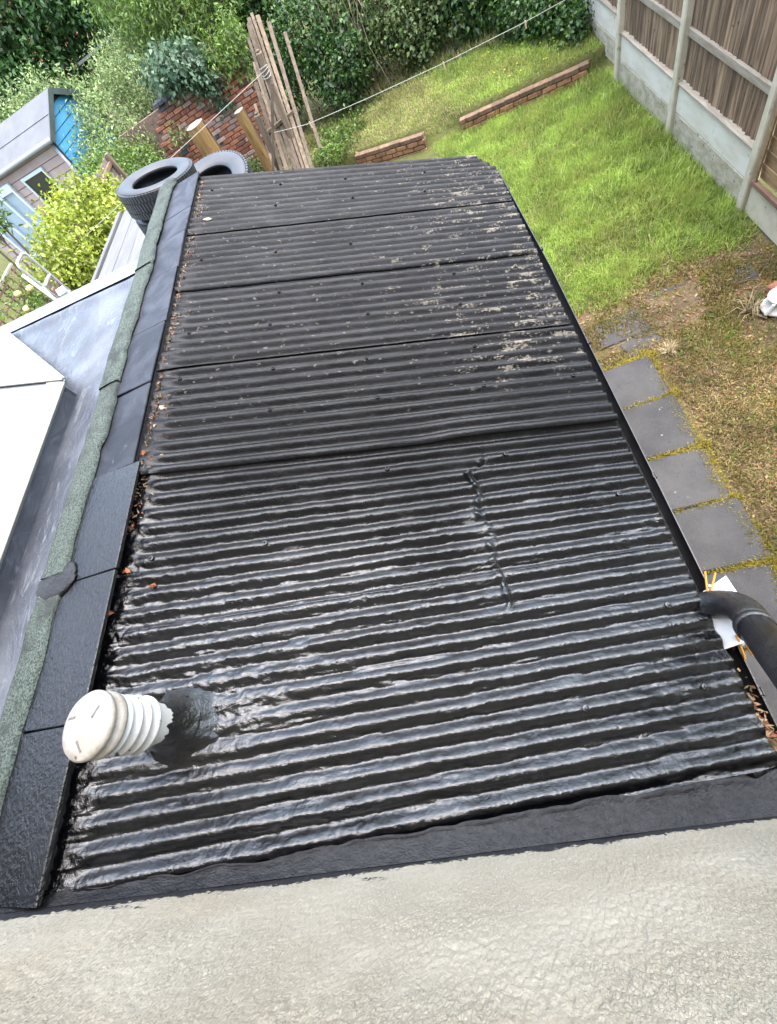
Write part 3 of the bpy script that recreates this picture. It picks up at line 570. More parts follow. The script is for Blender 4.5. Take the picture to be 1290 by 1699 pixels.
# ------------------------------------------------------------------ rainwater pipe, card and pegs at the gutter
dp = thing('rainwater_pipe', 'black rainwater pipe with elbow discharging into the gutter', 'pipe', (0.57, 0.3, 2.08))
E0 = np.array([0.555, 0.335, 2.085]); E1 = np.array([0.655, 0.315, 2.20]); E2 = np.array([0.60, 0.10, 2.52]); 
bz = [((1-t)**2)*np.array([0.538, 0.33, 2.075])+2*t*(1-t)*np.array([0.640, 0.315, 2.17])+t*t*np.array([0.578, 0.20, 2.31]) for t in np.linspace(0, 1, 12)]
d = np.array([0.545, 0.09, 2.46])-bz[-1]; d /= np.linalg.norm(d)
tube('elbow', bz, [0.050]*11+[0.052], PIPEM, dp, 28)
p1 = bz[-1]+d*0.004; tube('collar', [p1-d*0.014, p1-d*0.012, p1+d*0.012, p1+d*0.014], [0.050, 0.0545, 0.0545, 0.050], PIPEM, dp, 28)
tube('pipe', [p1, p1+d*0.3, p1+d*0.42, (0.46, -0.225, 2.93), (0.455, -0.24, 3.1), (0.455, -0.24, 6.1)], 0.0485, PIPEM, dp, 28)
box('bracket', (0.455, -0.28, 3.6), (0.13, 0.06, 0.04), PIPEM, dp)
cv = np.array([(0.525, 0.365, 2.094), (0.640, 0.415, 2.112), (0.655, 0.30, 2.107), (0.640, 0.185, 2.110), (0.525, 0.165, 2.09), (0.530, 0.27, 2.086)]); n_ = len(cv); cb = cv-np.array((0, 0, 0.0015))
tag(mesh('card', np.concatenate([cv, cb]), [[0, 1, 2, 5], [5, 2, 3, 4]]+[[8+3, 6+2, 6+1, 6+0][:0] or [11, 8, 7, 6], [10, 9, 8, 11]]+[[j, 6+j, 6+(j+1) % 6, (j+1) % 6] for j in range(6)], CARD),
    'white card tucked under the black pipe elbow over the gutter', 'card')
def peg(label, a, b_, mat, name='clothes_peg', s=1.0, spread=0.012, up=(0, 0, 1), group=None):
    a = np.array(a); b_ = np.array(b_); t = thing(name, label, 'clothes peg', tuple(a), group)
    dd, uu, vv = frame_of(b_-a); 
    for sgn in (-1, 1): beam('jaw', a+uu*sgn*0.004*s, b_+uu*sgn*(0.004+spread)*s, 0.006*s, 0.011*s, mat, t, 0.0012*s, up=vv)
    m_ = a*0.62+b_*0.38
    mesh('spring', *tubeV([m_-vv*0.008*s, m_+vv*0.008*s], 0.006*s, 8), ALU, t); return t
peg('orange clothes peg gripping the far corner of the white card', (0.563, 0.362, 2.107), (0.592, 0.435, 2.132), PEG)
peg('orange clothes peg on the gutter lip below the pipe', (0.588, 0.207, 2.109), (0.603, 0.132, 2.062), PEG, spread=0.010)

# ------------------------------------------------------------------ litter on the roof
def flake(p, size, mat, nrm=NR):
    k = 13; a = np.sort(rng.uniform(0, 2*math.pi, k)); d, u_, v_ = frame_of(nrm); el = rng.uniform(0.4, 0.9)
    r_ = size*rng.uniform(0.4, 1.25, k); P = np.array(p)+nrm*0.004
    ring = P+(np.cos(a)*r_)[:, None]*u_*el+(np.sin(a)*r_)[:, None]*v_+nrm*rng.uniform(-0.006, 0.006, k)[:, None]
    V = np.concatenate([[P+nrm*0.006], ring, ring-nrm*0.0012]); F = [[0, 1+j, 1+(j+1) % k] for j in range(k)]+[[1+j, 1+k+j, 1+k+(j+1) % k, 1+(j+1) % k] for j in range(k)]+[list(range(1+k, 1+2*k))[::-1]]
    return mesh('dead_leaf', V, F, mat)
LV = [(-1.555, 0.76, .022, DEADL, 'orange-brown dead leaf nearest a tarred slate joint'), (-1.45, 0.69, .026, DEADL, 'orange-brown dead leaf lying clear of the parapet on wet sheet'),
      (-1.585, 0.60, .022, DEADL, 'ragged orange leaf in the valley just house-side of the tarred patch'), (-1.605, 0.52, .018, DEADL, 'orange leaf fragment at the sheet lap by the tarred slates'),
      (-1.60, 0.37, .012, DEADL, 'tiny rust-coloured leaf scrap between the vent pipe and the sheet lap'), (-1.56, 0.95, .012, DEADL, 'tiny orange leaf scrap beside the middle of a tarred slate'),
      (-1.54, 1.62, .022, PALEL, 'bleached buff leaf beside the last untarred slate'), (-1.585, 1.34, .018, DEADL, 'orange leaf beside where tarred slates meet bare slates'),
      (-1.49, 3.38, .034, PALEL, 'broad buff leaf on the outermost roof sheet beside the slates'), (-1.57, 3.50, .022, DEADL, 'orange leaf caught by the gap between outermost slates'),
      (-1.55, 1.50, .012, PALEL, 'pale leaf scrap beside a roof bolt near the slates'), (-1.48, 1.30, .012, PALEL, 'pale leaf scrap on the ridge above the widest roof lap')]
for x, y, s_, m_, lb in LV:
    tag(flake(on_roof(x, y), s_, m_), lb, 'leaf', 'dead leaves on the roof')
def bits(name, pts, size, mat, kind='stuff', flat=0.5):
    n = len(pts); L = size*rng.uniform(0.5, 1.4, n); az = rng.uniform(0, 2*math.pi, n); el = rng.normal(0, flat, n)
    d = np.stack([np.cos(az)*np.cos(el), np.sin(az)*np.cos(el), np.sin(el)], 1); s = np.stack([-np.sin(az), np.cos(az), rng.normal(0, 0.4, n)], 1); w = L*rng.uniform(0.12, 0.5, n)
    P = np.asarray(pts); V = np.stack([P-d*L[:, None]/2, P+s*w[:, None]/2, P+d*L[:, None]/2, P-s*w[:, None]/2], 1).reshape(-1, 3)
    return mesh(name, V, np.arange(4*n).reshape(n, 4), mat)
yv = rng.uniform(0.9, 3.95, 900); xv = -1.578+rng.exponential(0.018, 900)*np.where(fbm(yv*3, yv*0, 81) > 0.5, 1.3, 0.4)
o = bits('moss_litter', np.stack([xv, yv, zr(xv)+0.022+rng.uniform(0, 0.014, 900)], 1), 0.018, DEBRIS); tag(o, 'crumbs of moss and litter along the slates', 'litter', kind='stuff')
yv = -0.16+np.abs(rng.normal(0, 0.11, 200)); xv = 0.545+rng.normal(0, 0.018, 200)
o = bits('gutter_litter', np.stack([xv, yv, 2.03+rng.uniform(0, 0.035, 200)], 1), 0.024, DEBRIS); tag(o, 'reddish dead leaf litter in the gutter against the house', 'litter', kind='stuff')

# ------------------------------------------------------------------ slab path beside the gutter
path = mesh('path', *boxV((1.35, 1.55, -0.012), (0.78, 4.0, 0.02)), SOIL); tag(path, kind='structure')
SY = [3.22, 2.66, 2.05, 1.495, 0.92, 0.33, -0.25]
for i in range(6):
    ya, yb = SY[i+1], SY[i]; xr = (1.66, 1.68, 1.66, 1.69, 1.67, 1.68)[i]
    V, F = boxV(((1.08+xr)/2, (ya+yb)/2, 0.012), (xr-1.08, yb-ya-0.014, 0.045), rot(random.uniform(-.008, .008), random.uniform(-.008, .008), random.uniform(-.02, .02)), 0.012, 0.010); mesh('slab', V, F, SLAB, path)
for c, s, a in (((1.55, 3.72, -0.008), (0.5, 0.36, 0.04), 0.1), ((2.15, 3.88, -0.010), (0.5, 0.3, 0.04), -0.08), ((1.66, 3.42, -0.004), (0.34, 0.22, 0.03), 0.3), ((2.68, 3.86, -0.012), (0.4, 0.26, 0.04), 0.05)):
    V, F = boxV(c, s, rot(0, 0, a), 0.01, 0.012); mesh('slab', V, F, SLAB, path)

# ------------------------------------------------------------------ right-hand fence
XF = 3.124
fen = thing('garden_fence', 'tall feather-edge fence on concrete posts with two gravel boards', 'fence', (XF+0.06, 8.0, 0))
PY = [4.765, 6.63, 8.51, 10.36, 12.22]
for y in PY: box('post', (XF+0.045, y, 1.15), (0.11, 0.10, 2.5), CONC, fen, None, 0.012)
for a, b_ in zip(PY[:-1], PY[1:]):
    L = b_-a-0.105; my = (a+b_)/2; zo = max(0.0, float(zt(XF-0.1, my))-0.02)*0.6 if my > 9 else 0.0
    box('gravel_board', (XF+0.06, my, 0.135+zo), (0.05, L, 0.275), CONCD, fen, None, 0.006)
    box('gravel_board', (XF+0.062, my, 0.412+zo), (0.05, L, 0.272), CONCP, fen, None, 0.006)
    box('gravel_capping', (XF+0.055, my, 0.562+zo), (0.07, L, 0.026), RWOOD, fen, None, 0.004)
    n = 19; w = L/n
    for j in range(n):
        y = a+0.055+(j+0.5)*w+random.uniform(-.006, .006)
        V, F = boxV((XF+0.085+random.uniform(-.004, .004), y, 1.48+zo+random.uniform(-.01, .01)), (0.014, w*1.16, 1.81), rot(random.uniform(-.012, .012), random.uniform(-.006, .006), 0.26+random.uniform(-.06, .06)), 0.002)
        mesh('board', V, F, FWOOD, fen)
    for z in (1.02, 1.92): 
        V, F = beamV((XF+0.062, a+0.05, z+zo), (XF+0.062, b_-0.05, z+zo), 0.075, 0.035, 0.006, up=(1, 0, 0)); mesh('rail', V, F, RWOOD, fen)
lap = thing('lap_fence_panel', 'brown overlap fence panel on single pale gravel board', 'fence', (XF+0.06, 3.8, 0))
box('gravel_board', (XF+0.06, 3.78, 0.15), (0.05, 1.86, 0.30), CONC, lap, None, 0.006)
for z in (0.325, 2.1): box('frame', (XF+0.03, 3.78, z), (0.045, 1.84, 0.045), NRAIL, lap, None, 0.004)
for y in (4.66, 4.12, 3.55, 2.95): box('batten', (XF+0.022, y, 1.2), (0.022, 0.04, 1.75), BWOOD, lap, None, 0.004)
for j in range(15):
    V, F = boxV((XF+0.075, 3.78, 0.42+j*0.118), (0.010, 1.83, 0.142), rot(0, -0.10, random.uniform(-.01, .01)*0), 0.002, 0.004); mesh('slat', V, F, BWOOD, lap)

# ------------------------------------------------------------------ brick retaining walls in the lawn
def brick_wall(name, label, A, B, z0, courses, mat, depth=0.11, cap=None, group=None, bl=0.212, bh=0.062, skip=None, face=1):
    A = np.array(A, float); B = np.array(B, float); d = B-A; L = np.linalg.norm(d); d /= L; nrm = np.array([d[1], -d[0]])*face; ang = math.atan2(d[1], d[0])
    t = thing(name, label, 'wall', (*(A+B)/2, z0), group)
    hgt = courses*(bh+0.013); n = int(L/(bl+0.015))
    top = lambda s: hgt
    V, F = boxV((*((A+B)/2-nrm*0.02), z0+hgt/2-0.012), (L-0.02, depth-0.03, hgt-0.02), rot(0, 0, ang)); core = mesh('mortar', V, F, MORTARD, t)
    base = None
    for c in range(courses):
        off = (c % 2)*0.5*(bl+0.015); j = -1
        while True:
            j += 1; s = j*(bl+0.015)+bl/2-off
            if s-bl/2 > L: break
            s0, s1 = max(0, s-bl/2), min(L, s+bl/2)
            if s1-s0 < 0.05 or (skip and skip(s, c)): continue
            p = A+d*(s0+s1)/2; m_ = cap if (cap and c == courses-1) else (mat(s, c) if callable(mat) else mat)
            V, F = boxV((*(p+nrm*random.uniform(-.003, .006)), z0+c*(bh+0.013)+bh/2+random.uniform(-.002, .002)), (s1-s0, depth, bh), rot(random.uniform(-.02, .02), random.uniform(-.01, .01), ang+random.uniform(-.015, .015)), 0.005, 0.002)
            mesh('brick', V, F, m_, t)
    return t
brick_wall('retaining_wall', 'low brick retaining wall ending at the concrete-post fence', (0.88, 9.44), (2.90, 9.02), -0.075, 4, BRICKB, 0.12, BRICKC)
brick_wall('retaining_wall', 'short brick retaining wall edging the dry patch of lawn', (-1.10, 10.24), (0.24, 9.60), -0.05, 4, BRICKB, 0.12, BRICKC)
BRICKP = M('pale_worn_brick', (0.40, 0.24, 0.18), (0.47, 0.33, 0.26), 14, 0.92, 0.5, 70, rnd=0.3)
BRICKD = M('sooty_brick', (0.16, 0.075, 0.05), (0.24, 0.12, 0.08), 14, 0.92, 0.5, 70, rnd=0.3)
def bm_(s, c): return random.choices((BLUEB, BRICKD, BRICKP, BRICK), (1, 7, 28 if s > 1.5 else 8, 75))[0]
def sk_(s, c):                                  # ragged stepped ends and missing bricks
    if c > 20-int(max(0, (1.12-s))*16): return True
    return c == 20 and s > 1.2 and random.random() < 0.4 or (1.45 < s < 1.85 and 5 < c < 8)
brick_wall('brick_wall', 'old red brick wall behind the cut logs, half under leaves', (-5.75, 12.0), (-2.65, 12.0), 0.45, 21, bm_, 0.11, None, skip=sk_)
cop = None
bw = bpy.data.objects['brick_wall']
for j in range(6): 
    V, F = boxV((-4.60+j*0.118, 11.985, 2.075+0.004*j), (0.112, 0.24, 0.075), rot(0.0, random.uniform(-.05, .05), random.uniform(-.04, .04)), 0.012); mesh('coping_brick', V, F, BLUEB, bw)

# ------------------------------------------------------------------ logs, posts, leaning panel, clothes lines
def log(label, x, y, z0, z1, r, lean_, a0):
    t = thing('log', label, 'log', (x, y, z0), 'cut logs by the brick wall'); n = 14; th = np.arange(n)*2*math.pi/n
    rr = r*(0.85+0.3*rng.random(n)); ring = lambda z, k: np.stack([x+lean_[0]*(z-z0)+k*rr*np.cos(th), y+lean_[1]*(z-z0)+k*rr*np.sin(th), np.full(n, z)], 1)
    zs = np.linspace(z0, z1, 7); V = np.concatenate([ring(z, 1.15-0.15*i/6)+rng.normal(0, 0.006, (n, 3)) for i, z in enumerate(zs)])
    F = [[i*n+j, i*n+(j+1) % n, (i+1)*n+(j+1) % n, (i+1)*n+j] for i in range(6) for j in range(n)]
    mesh('split_face', V, F, LOGW, t)
    V = ring(z1, 1.0); V = np.concatenate([V, V+np.array((0, 0, 0.012)), [V.mean(0)+np.array((0, 0, 0.02))]]); mesh('cut_end', V, [[j, (j+1) % n, n+(j+1) % n, n+j] for j in range(n)]+[[n+j, n+(j+1) % n, 2*n] for j in range(n)], LOGEND, t)
    k = 6; Vb = np.concatenate([ring(z, 1.20-0.15*i/6)[:k] for i, z in enumerate(zs)]); mesh('bark', Vb, [[i*k+j, i*k+j+1, (i+1)*k+j+1, (i+1)*k+j] for i in range(6) for j in range(k-1)], BARK, t)
log('thick golden split log with flat sawn top beside the tyres', -3.72, 10.55, 0.45, 1.80, 0.17, (0.03, 0.0), 0)
log('thinner brown split log beside the weathered posts', -2.80, 10.55, 0.45, 1.62, 0.10, (0.0, 0.0), 1)
def post(label, a, b_, w):
    a = np.array(a); b_ = np.array(b_); t = thing('timber_post', label, 'post', tuple(a))
    V, F = beamV(a, b_, w, w, 0.014, jit=0.004); mesh('shaft', V, F, GWOOD, t)
    dd = (b_-a)/np.linalg.norm(b_-a); V, F = beamV(b_, b_+dd*0.03, w*0.72, w*0.72, 0.02); mesh('worn_top', V, F, GWOOD, t)
    return t
post('tall weathered post with the clothes line knotted round it', (-2.02, 9.42, 0.2), (-1.80, 9.5, 2.29), 0.095)
post('shorter weathered post beside the thinner log', (-2.42, 9.32, 0.3), (-2.25, 9.36, 1.74), 0.10)
pan = thing('old_fence_panel', 'broken weathered fence panel leaning among the posts', 'fence panel', (-1.9, 9.2, 0.3))
TT = [(-2.25, 9.8, 1.75), (-2.14, 9.9, 1.95), (-2.05, 10.1, 2.15), (-1.98, 10.3, 2.35), (-1.93, 10.4, 2.45), (-1.88, 10.5, 2.50), (-1.83, 10.6, 2.48), (-1.78, 10.7, 2.40), (-1.72, 10.8, 2.28)]
BB = [(-2.36, 9.15, 1.05), (-2.27, 9.15, 1.02), (-2.19, 9.15, 1.00), (-2.11, 9.15, .98), (-2.04, 9.15, .96), (-1.97, 9.15, .94), (-1.90, 9.15, .92), (-1.83, 9.15, .90), (-1.77, 9.15, .90)]
for j, (a, b_) in enumerate(zip(TT, BB)):
    a = np.array(a); b_ = np.array(b_); e = b_+(b_-a)/abs(b_[2]-a[2])*(b_[2]-0.25)
    beam('board', a+rng.normal(0, 0.02, 3), e, 0.066 if j % 3 else 0.048, 0.02, GWOOD, pan, 0.003, up=(0.2, -1, 0.3), jit=0.003)
beam('rail', (-2.30, 9.42, 1.45), (-1.72, 9.62, 1.45), 0.05, 0.03, GWOOD, pan, 0.004, up=(0, -1, 0))
beam('brace', (-1.77, 9.26, 1.97), (-2.62, 9.05, 0.75), 0.05, 0.022, GWOOD, pan, 0.003, up=(0, -1, 0))
beam('edge_strip', (-1.50, 10.9, 2.05), (-1.55, 9.5, 0.85), 0.06, 0.02, GWOOD, pan, 0.003, up=(0.2, -1, 0.3))
def line(name, label, pts, r=0.004):
    P = np.array(pts, float); t = np.linspace(0, len(P)-1, 40); Q = np.stack([np.interp(t, np.arange(len(P)), P[:, k]) for k in range(3)], 1)
    V, F = tubeV(Q, r, 6); return tag(mesh(name, V, F, ROPE), label, 'clothes line')
line('clothes_line', 'pale clothes line sagging across the lawn to the fence', [(-2.12, 9.3, 1.44), (-1.55, 9.3, 1.30), (-0.5, 9.3, 1.175), (0.79, 9.3, 1.05), (2.05, 9.3, 0.965), (3.10, 9.3, 0.93)])
line('clothes_line', 'taut clothes line from the tall post down past the tyres', [(-1.86, 9.44, 2.09), (-3.5, 8.3, 2.12), (-5.25, 7.1, 2.16)], 0.0038)
kn = []
for j in range(4): 
    a = np.linspace(0, 2*math.pi, 17); z = 2.02+0.035*j; kn.append(tubeV(np.stack([-1.828+0.0*a+0.068*np.cos(a), 9.49+0.068*np.sin(a), z+0.012*np.sin(a+j)], 1), 0.006, 5))
tag(mesh('rope_knot', *join(kn), ROPE), 'rope wound several times round the tall post', 'rope')
for (x, z), lb in zip(((-1.50, 1.30), (0.80, 1.05), (2.07, 0.965)), ('pale peg on the clothes line beside the leaning panel', 'pale peg on the clothes line above the dry lawn', 'yellowish peg on the clothes line near the fence')):
    peg(lb, (x, 9.3, z+0.015), (x+0.005, 9.3, z-0.075), WPEG, s=1.6, spread=0.003, group='pegs on the clothes line')

# ------------------------------------------------------------------ plank roof, tyres
deck = thing('plank_roof', 'low store roof of smooth grey planks under the tyres', 'store roof', (-2.8, 5.5, 0.4))
for j in range(5):
    x = -3.63+j*0.232
    V, F = boxV((x+0.1, 5.42, 2.385+random.uniform(-.003, .003)), (0.222, 1.75, 0.03), rot(0, 0, -0.02), 0.004, 0.002); mesh('plank', V, F, PLANK, deck)
beam('edge_strip', (-3.70, 4.5, 2.395), (-3.68, 6.3, 2.395), 0.05, 0.06, PLANK, deck, 0.006, up=(0, 0, 1))
V, F = boxV((-3.0, 5.4, 1.4), (1.1, 1.7, 1.9)); mesh('wall', V, F, NWOOD, deck)
fl = slab3('felt_cover', [(-3.72, 4.86, 2.42), (-3.66, 4.44, 2.43), (-2.1, 4.30, 2.42), (-2.1, 4.50, 2.41)], 0.012, EPDM, deck)
def tyre(label, c, R, w, seed, tip=(0, 0)):
    """truck tyre lying flat: carcass with open hole, sidewalls, grooved tread"""
    t = thing('tyre', label, 'tyre', (c[0], c[1], c[2]), 'tyres behind the roof'); ri = 0.60*R; h = w/2
    body = [(ri, 0.30*h), (ri+0.015, 0.16*h), (0.72*R, 0.03*h), (0.86*R, 0.0), (0.94*R, 0.10*h), (0.985*R, 0.3*h), (R*0.99, h), (0.985*R, 1.7*h), (0.94*R, 1.9*h), (0.86*R, 2*h), (0.72*R, 1.97*h), (ri+0.015, 1.84*h), (ri, 1.70*h), (ri+0.035, 1.5*h), (0.86*R, 1.3*h), (0.9*R, h), (0.86*R, 0.7*h), (ri+0.035, 0.5*h)]
    mesh('carcass', *latheV(body, c, 56, True), RUBBER, t, smooth=True)
    for top in (True, False):
        pr = [(ri+0.004, 1.80*h), (ri+0.02, 1.90*h), (ri+0.035, 1.94*h), (0.74*R, 2.0*h), (0.80*R, 2.035*h), (0.88*R, 2.03*h), (0.93*R, 1.97*h), (0.955*R, 1.90*h)]
        if not top: pr = [(r_, 2*h-z_) for r_, z_ in pr[::-1]]
        mesh('sidewall', *latheV(pr, c, 56), RUBBERS, t, smooth=True)
    n = 72; parts = []
    for j in range(n):
        a = 2*math.pi*j/n
        for row, (z0, z1, off) in enumerate(((0.20, 0.62, 0), (0.68, 1.32, 0.5), (1.38, 1.86, 0))):
            aa = a+off*2*math.pi/n; zc = (z0+z1)/2*h
            parts.append(boxV((c[0]+(R-0.004)*math.cos(aa), c[1]+(R-0.004)*math.sin(aa), c[2]+zc), (0.022, 2*math.pi*R/n*0.72, (z1-z0)*h), rot(0, 0, aa)))
    tr = mesh('tread', *join(parts), RUBBER, t); tr['kind'] = 'stuff'; t.rotation_euler = (-tip[1], tip[0], 0)
tyre('black tyre lying under another, bottom of the pair on the planks', (-2.36, 4.80, 2.43), 0.37, 0.225, 1, (0.17, 0.05))
tyre('black tyre with pale sidewall lying on top of another tyre', (-2.315, 4.785, 2.665), 0.37, 0.225, 2, (0.20, 0.07))
low = thing('tyre_platform', 'low timber platform carrying a single tyre beyond the roof edge', 'platform', (-2.1, 6.1, 0.4))
tyre('black tyre lying alone just beyond the far roof edge', (-2.14, 5.46, 2.215), 0.47, 0.235, 3, (0.08, -0.19))
for j in range(5): box('plank', (-2.05, 5.06+j*0.19, 2.115), (0.7, 0.17, 0.03), NWOOD, low, None, 0.003)
for x in (-2.3, -1.8): 
    for y in (5.05, 5.75): box('leg', (x, y, 1.24), (0.09, 0.09, 1.66), NWOOD, low)

# ------------------------------------------------------------------ neighbour's fence, trellis, stepladder
nf = thing('neighbour_fence', 'weathered brown board fence beyond the planks', 'fence', (-5.35, 7.5, 0.4))
y = 4.9
while y < 10.2:
    w = 0.125+random.uniform(-.006, .006); top = 2.22+random.uniform(-.02, .02)
    V, F = boxV((-5.34+random.uniform(-.004, .004), y+w/2, (0.35+top)/2), (0.014, w*0.97, top-0.35), rot(random.uniform(-.006, .006), 0, random.uniform(-.05, .05)), 0.002); mesh('board', V, F, NWOOD, nf); y += w
for z in (0.9, 1.62, 2.12): box('rail', (-5.305, 7.55, z), (0.045, 5.3, 0.06), NRAIL, nf, None, 0.004)
for y in (5.0, 6.05, 7.17, 8.12, 9.2, 10.1): box('post', (-5.27, y, 1.3), (0.075, 0.075, 1.9), GWOOD, nf, None, 0.006)
tr = thing('trellis', 'brown square trellis panel topping the neighbour fence', 'trellis', (-5.3, 5.5, 2.2))
for j in range(8): box('slat', (-5.29, 4.95+j*0.145, 2.41), (0.012, 0.022, 0.42), NRAIL, tr)
for j in range(4): box('slat', (-5.276, 5.46, 2.24+j*0.115), (0.012, 1.12, 0.022), NRAIL, tr)
box('top_rail', (-5.285, 5.46, 2.635), (0.05, 1.16, 0.03), RWOOD, tr, None, 0.004)
ld = thing('stepladder', 'narrow white metal stepladder leaning by the board fence', 'stepladder', (-4.8, 5.75, 0.4))
def arc(y0, y1, x, z0, zt_, r=0.06):
    pts = [(x, y0, z0), (x, y0, zt_-r)]+[(x, y0+r-r*math.cos(a), zt_-r+r*math.sin(a)) for a in np.linspace(0.2, math.pi/2, 5)]+[(x, y1-r+r*math.sin(a), zt_-r+r*math.cos(a)) for a in np.linspace(0.0, math.pi/2-0.2, 5)]+[(x, y1, zt_-r), (x, y1, z0)]
    return pts
tube('frame', arc(5.62, 5.90, -4.88, 0.45, 2.70), 0.017, ALU, ld, 8)
tube('frame', [(-4.84, 5.50, 2.62), (-4.66, 5.44, 0.45)], 0.022, ALU, ld, 8)
for z in (0.8, 1.15, 1.5, 1.85, 2.12, 2.38): 
    box('step', (-4.88, 5.76, z), (0.05, 0.26, 0.022), ALU, ld, None, 0.003)
for z in (1.7, 2.3): beam('strut', (-4.88, 5.62, z+0.1), (-4.80, 5.49, z), 0.02, 0.012, ALU, ld)
tag(box('white_box', (-4.83, 5.72, 2.19), (0.12, 0.13, 0.10), PALEG, None, rot(0.3, 0.1, 0.5), 0.012), 'small pale box hung on the stepladder rails', 'box')

# ------------------------------------------------------------------ shed beyond the fence
shed = thing('garden_shed', 'pink clad shed with blue gable and grey felt roof', 'shed', (-8.0, 13.2, 0.45))
g0 = np.array([-7.11, 12.06]); gd = np.array([0.236, 0.972]); gd /= np.linalg.norm(gd); sd_ = np.array([-gd[1], gd[0]]); GW = 1.80; SL = 4.2; ZE = 2.62; ZA = 3.04; ZB = 0.4
def gp_(u, v, z): q = g0+gd*u+sd_*v; return (q[0], q[1], z)
nb_ = 18
for j in range(nb_):                                # gable boards, horizontal shiplap, clipped to the pitch
    za = ZB+(ZA-0.05-ZB)*j/nb_; zb = ZB+(ZA-0.05-ZB)*(j+1)/nb_-0.012
    def lim(z): k = 0 if z <= ZE-0.05 else (z-(ZE-0.05))/(ZA-ZE)*GW/2; return 0.03+k, GW-0.03-k
    l0, r0 = lim(za); l1, r1 = lim(zb)
    if r1-l1 < 0.05: continue
    V = np.array([gp_(l0, -0.022, za), gp_(r0, -0.022, za), gp_(r1, -0.010, zb), gp_(l1, -0.010, zb), gp_(l0, 0.01, za), gp_(r0, 0.01, za), gp_(r1, 0.01, zb), gp_(l1, 0.01, zb)])
    mesh('gable_board', V, [[0, 1, 2, 3], [0, 4, 5, 1], [3, 2, 6, 7], [1, 5, 6, 2], [0, 3, 7, 4], [7, 6, 5, 4]], SHEDB, shed)
nb2 = 15
for j in range(nb2):
    za = ZB+(ZE-ZB)*j/nb2; zb = ZB+(ZE-ZB)*(j+1)/nb2-0.012
    V = np.array([gp_(-0.022, 0.02, za), gp_(-0.022, SL, za), gp_(-0.010, SL, zb), gp_(-0.010, 0.02, zb), gp_(0.01, 0.02, za), gp_(0.01, SL, za), gp_(0.01, SL, zb), gp_(0.01, 0.02, zb)])
    mesh('wall_board', V, [[3, 2, 1, 0], [1, 5, 4, 0], [7, 6, 2, 3], [2, 6, 5, 1], [4, 7, 3, 0], [4, 5, 6, 7]], SHEDP, shed)
V = np.array([gp_(0.02, 0.02, ZB), gp_(GW-0.02, 0.02, ZB), gp_(GW-0.02, SL-.02, ZB), gp_(0.02, SL-.02, ZB), gp_(0.02, 0.02, ZE-.05), gp_(GW-0.02, 0.02, ZE-.05), gp_(GW-0.02, SL-.02, ZE-.05), gp_(0.02, SL-.02, ZE-.05), gp_(GW/2, 0.02, ZA-.07), gp_(GW/2, SL-.02, ZA-.07)])
mesh('frame', V, [[0, 1, 5, 8, 4], [1, 2, 6, 5], [2, 3, 7, 9, 6], [3, 0, 4, 7]], DARKG, shed)
for a, b_ in ((-0.10, GW/2), (GW/2, GW+0.10)):
    zl = lambda u: ZA-abs(u-GW/2)/(GW/2)*(ZA-ZE)
    rf = slab3('roof', [gp_(a, -0.10, zl(a)), gp_(b_, -0.10, zl(b_)), gp_(b_, SL, zl(b_)), gp_(a, SL, zl(a))], 0.03, SHEDR, shed)
    if a < 0: m0 = 0.5*(a+b_); beam('felt_lap', np.array(gp_(m0, -0.10, zl(m0)+0.004)), np.array(gp_(m0, SL, zl(m0)+0.004)), 0.03, 0.012, SHEDR, rf, up=(0.3, -0.3, 0.9))
    beam('bargeboard', np.array(gp_(a, -0.115, zl(a)-0.05)), np.array(gp_(b_, -0.115, zl(b_)-0.05)), 0.025, 0.11, DARKG, shed, 0.003, up=(0, 0, 1))
tube('gutter', [gp_(-0.13, -0.12, ZE-0.055), gp_(-0.13, SL, ZE-0.07)], 0.05, WHITEP, shed, 10)
tube('downpipe', [gp_(-0.05, 0.02, ZE-0.08), gp_(-0.05, 0.02, ZB)], 0.032, WHITEP, shed, 10)
wf = mesh('window', *join([beamV(gp_(-0.04, 0.75, 2.28), gp_(-0.04, 1.55, 2.28), 0.04, 0.06, up=(0, 0, 1)), beamV(gp_(-0.04, 0.75, 1.6), gp_(-0.04, 1.55, 1.6), 0.04, 0.06, up=(0, 0, 1)), beamV(gp_(-0.04, 0.78, 1.6), gp_(-0.04, 0.78, 2.28), 0.06, 0.04), beamV(gp_(-0.04, 1.52, 1.6), gp_(-0.04, 1.52, 2.28), 0.06, 0.04)]), PALEG, shed)
slab3('pane', [gp_(-0.028, 0.80, 1.63), gp_(-0.028, 1.5, 1.63), gp_(-0.028, 1.5, 2.25), gp_(-0.028, 0.80, 2.25)], 0.006, GLASS, wf)
dr = mesh('door', *join([beamV(gp_(-0.05, 1.95, 2.3), gp_(-0.05, 3.6, 2.3), 0.05, 0.16, up=(0, 0, 1))]+[beamV(gp_(-0.05, v_, 0.5), gp_(-0.05, v_, 2.3), 0.12, 0.05) for v_ in (1.98, 2.5, 3.05, 3.57)]), PALEB, shed)
slab3('pane', [gp_(-0.03, 2.0, 0.6), gp_(-0.03, 3.55, 0.6), gp_(-0.03, 3.55, 2.25), gp_(-0.03, 2.0, 2.25)], 0.006, PGLASS, dr)

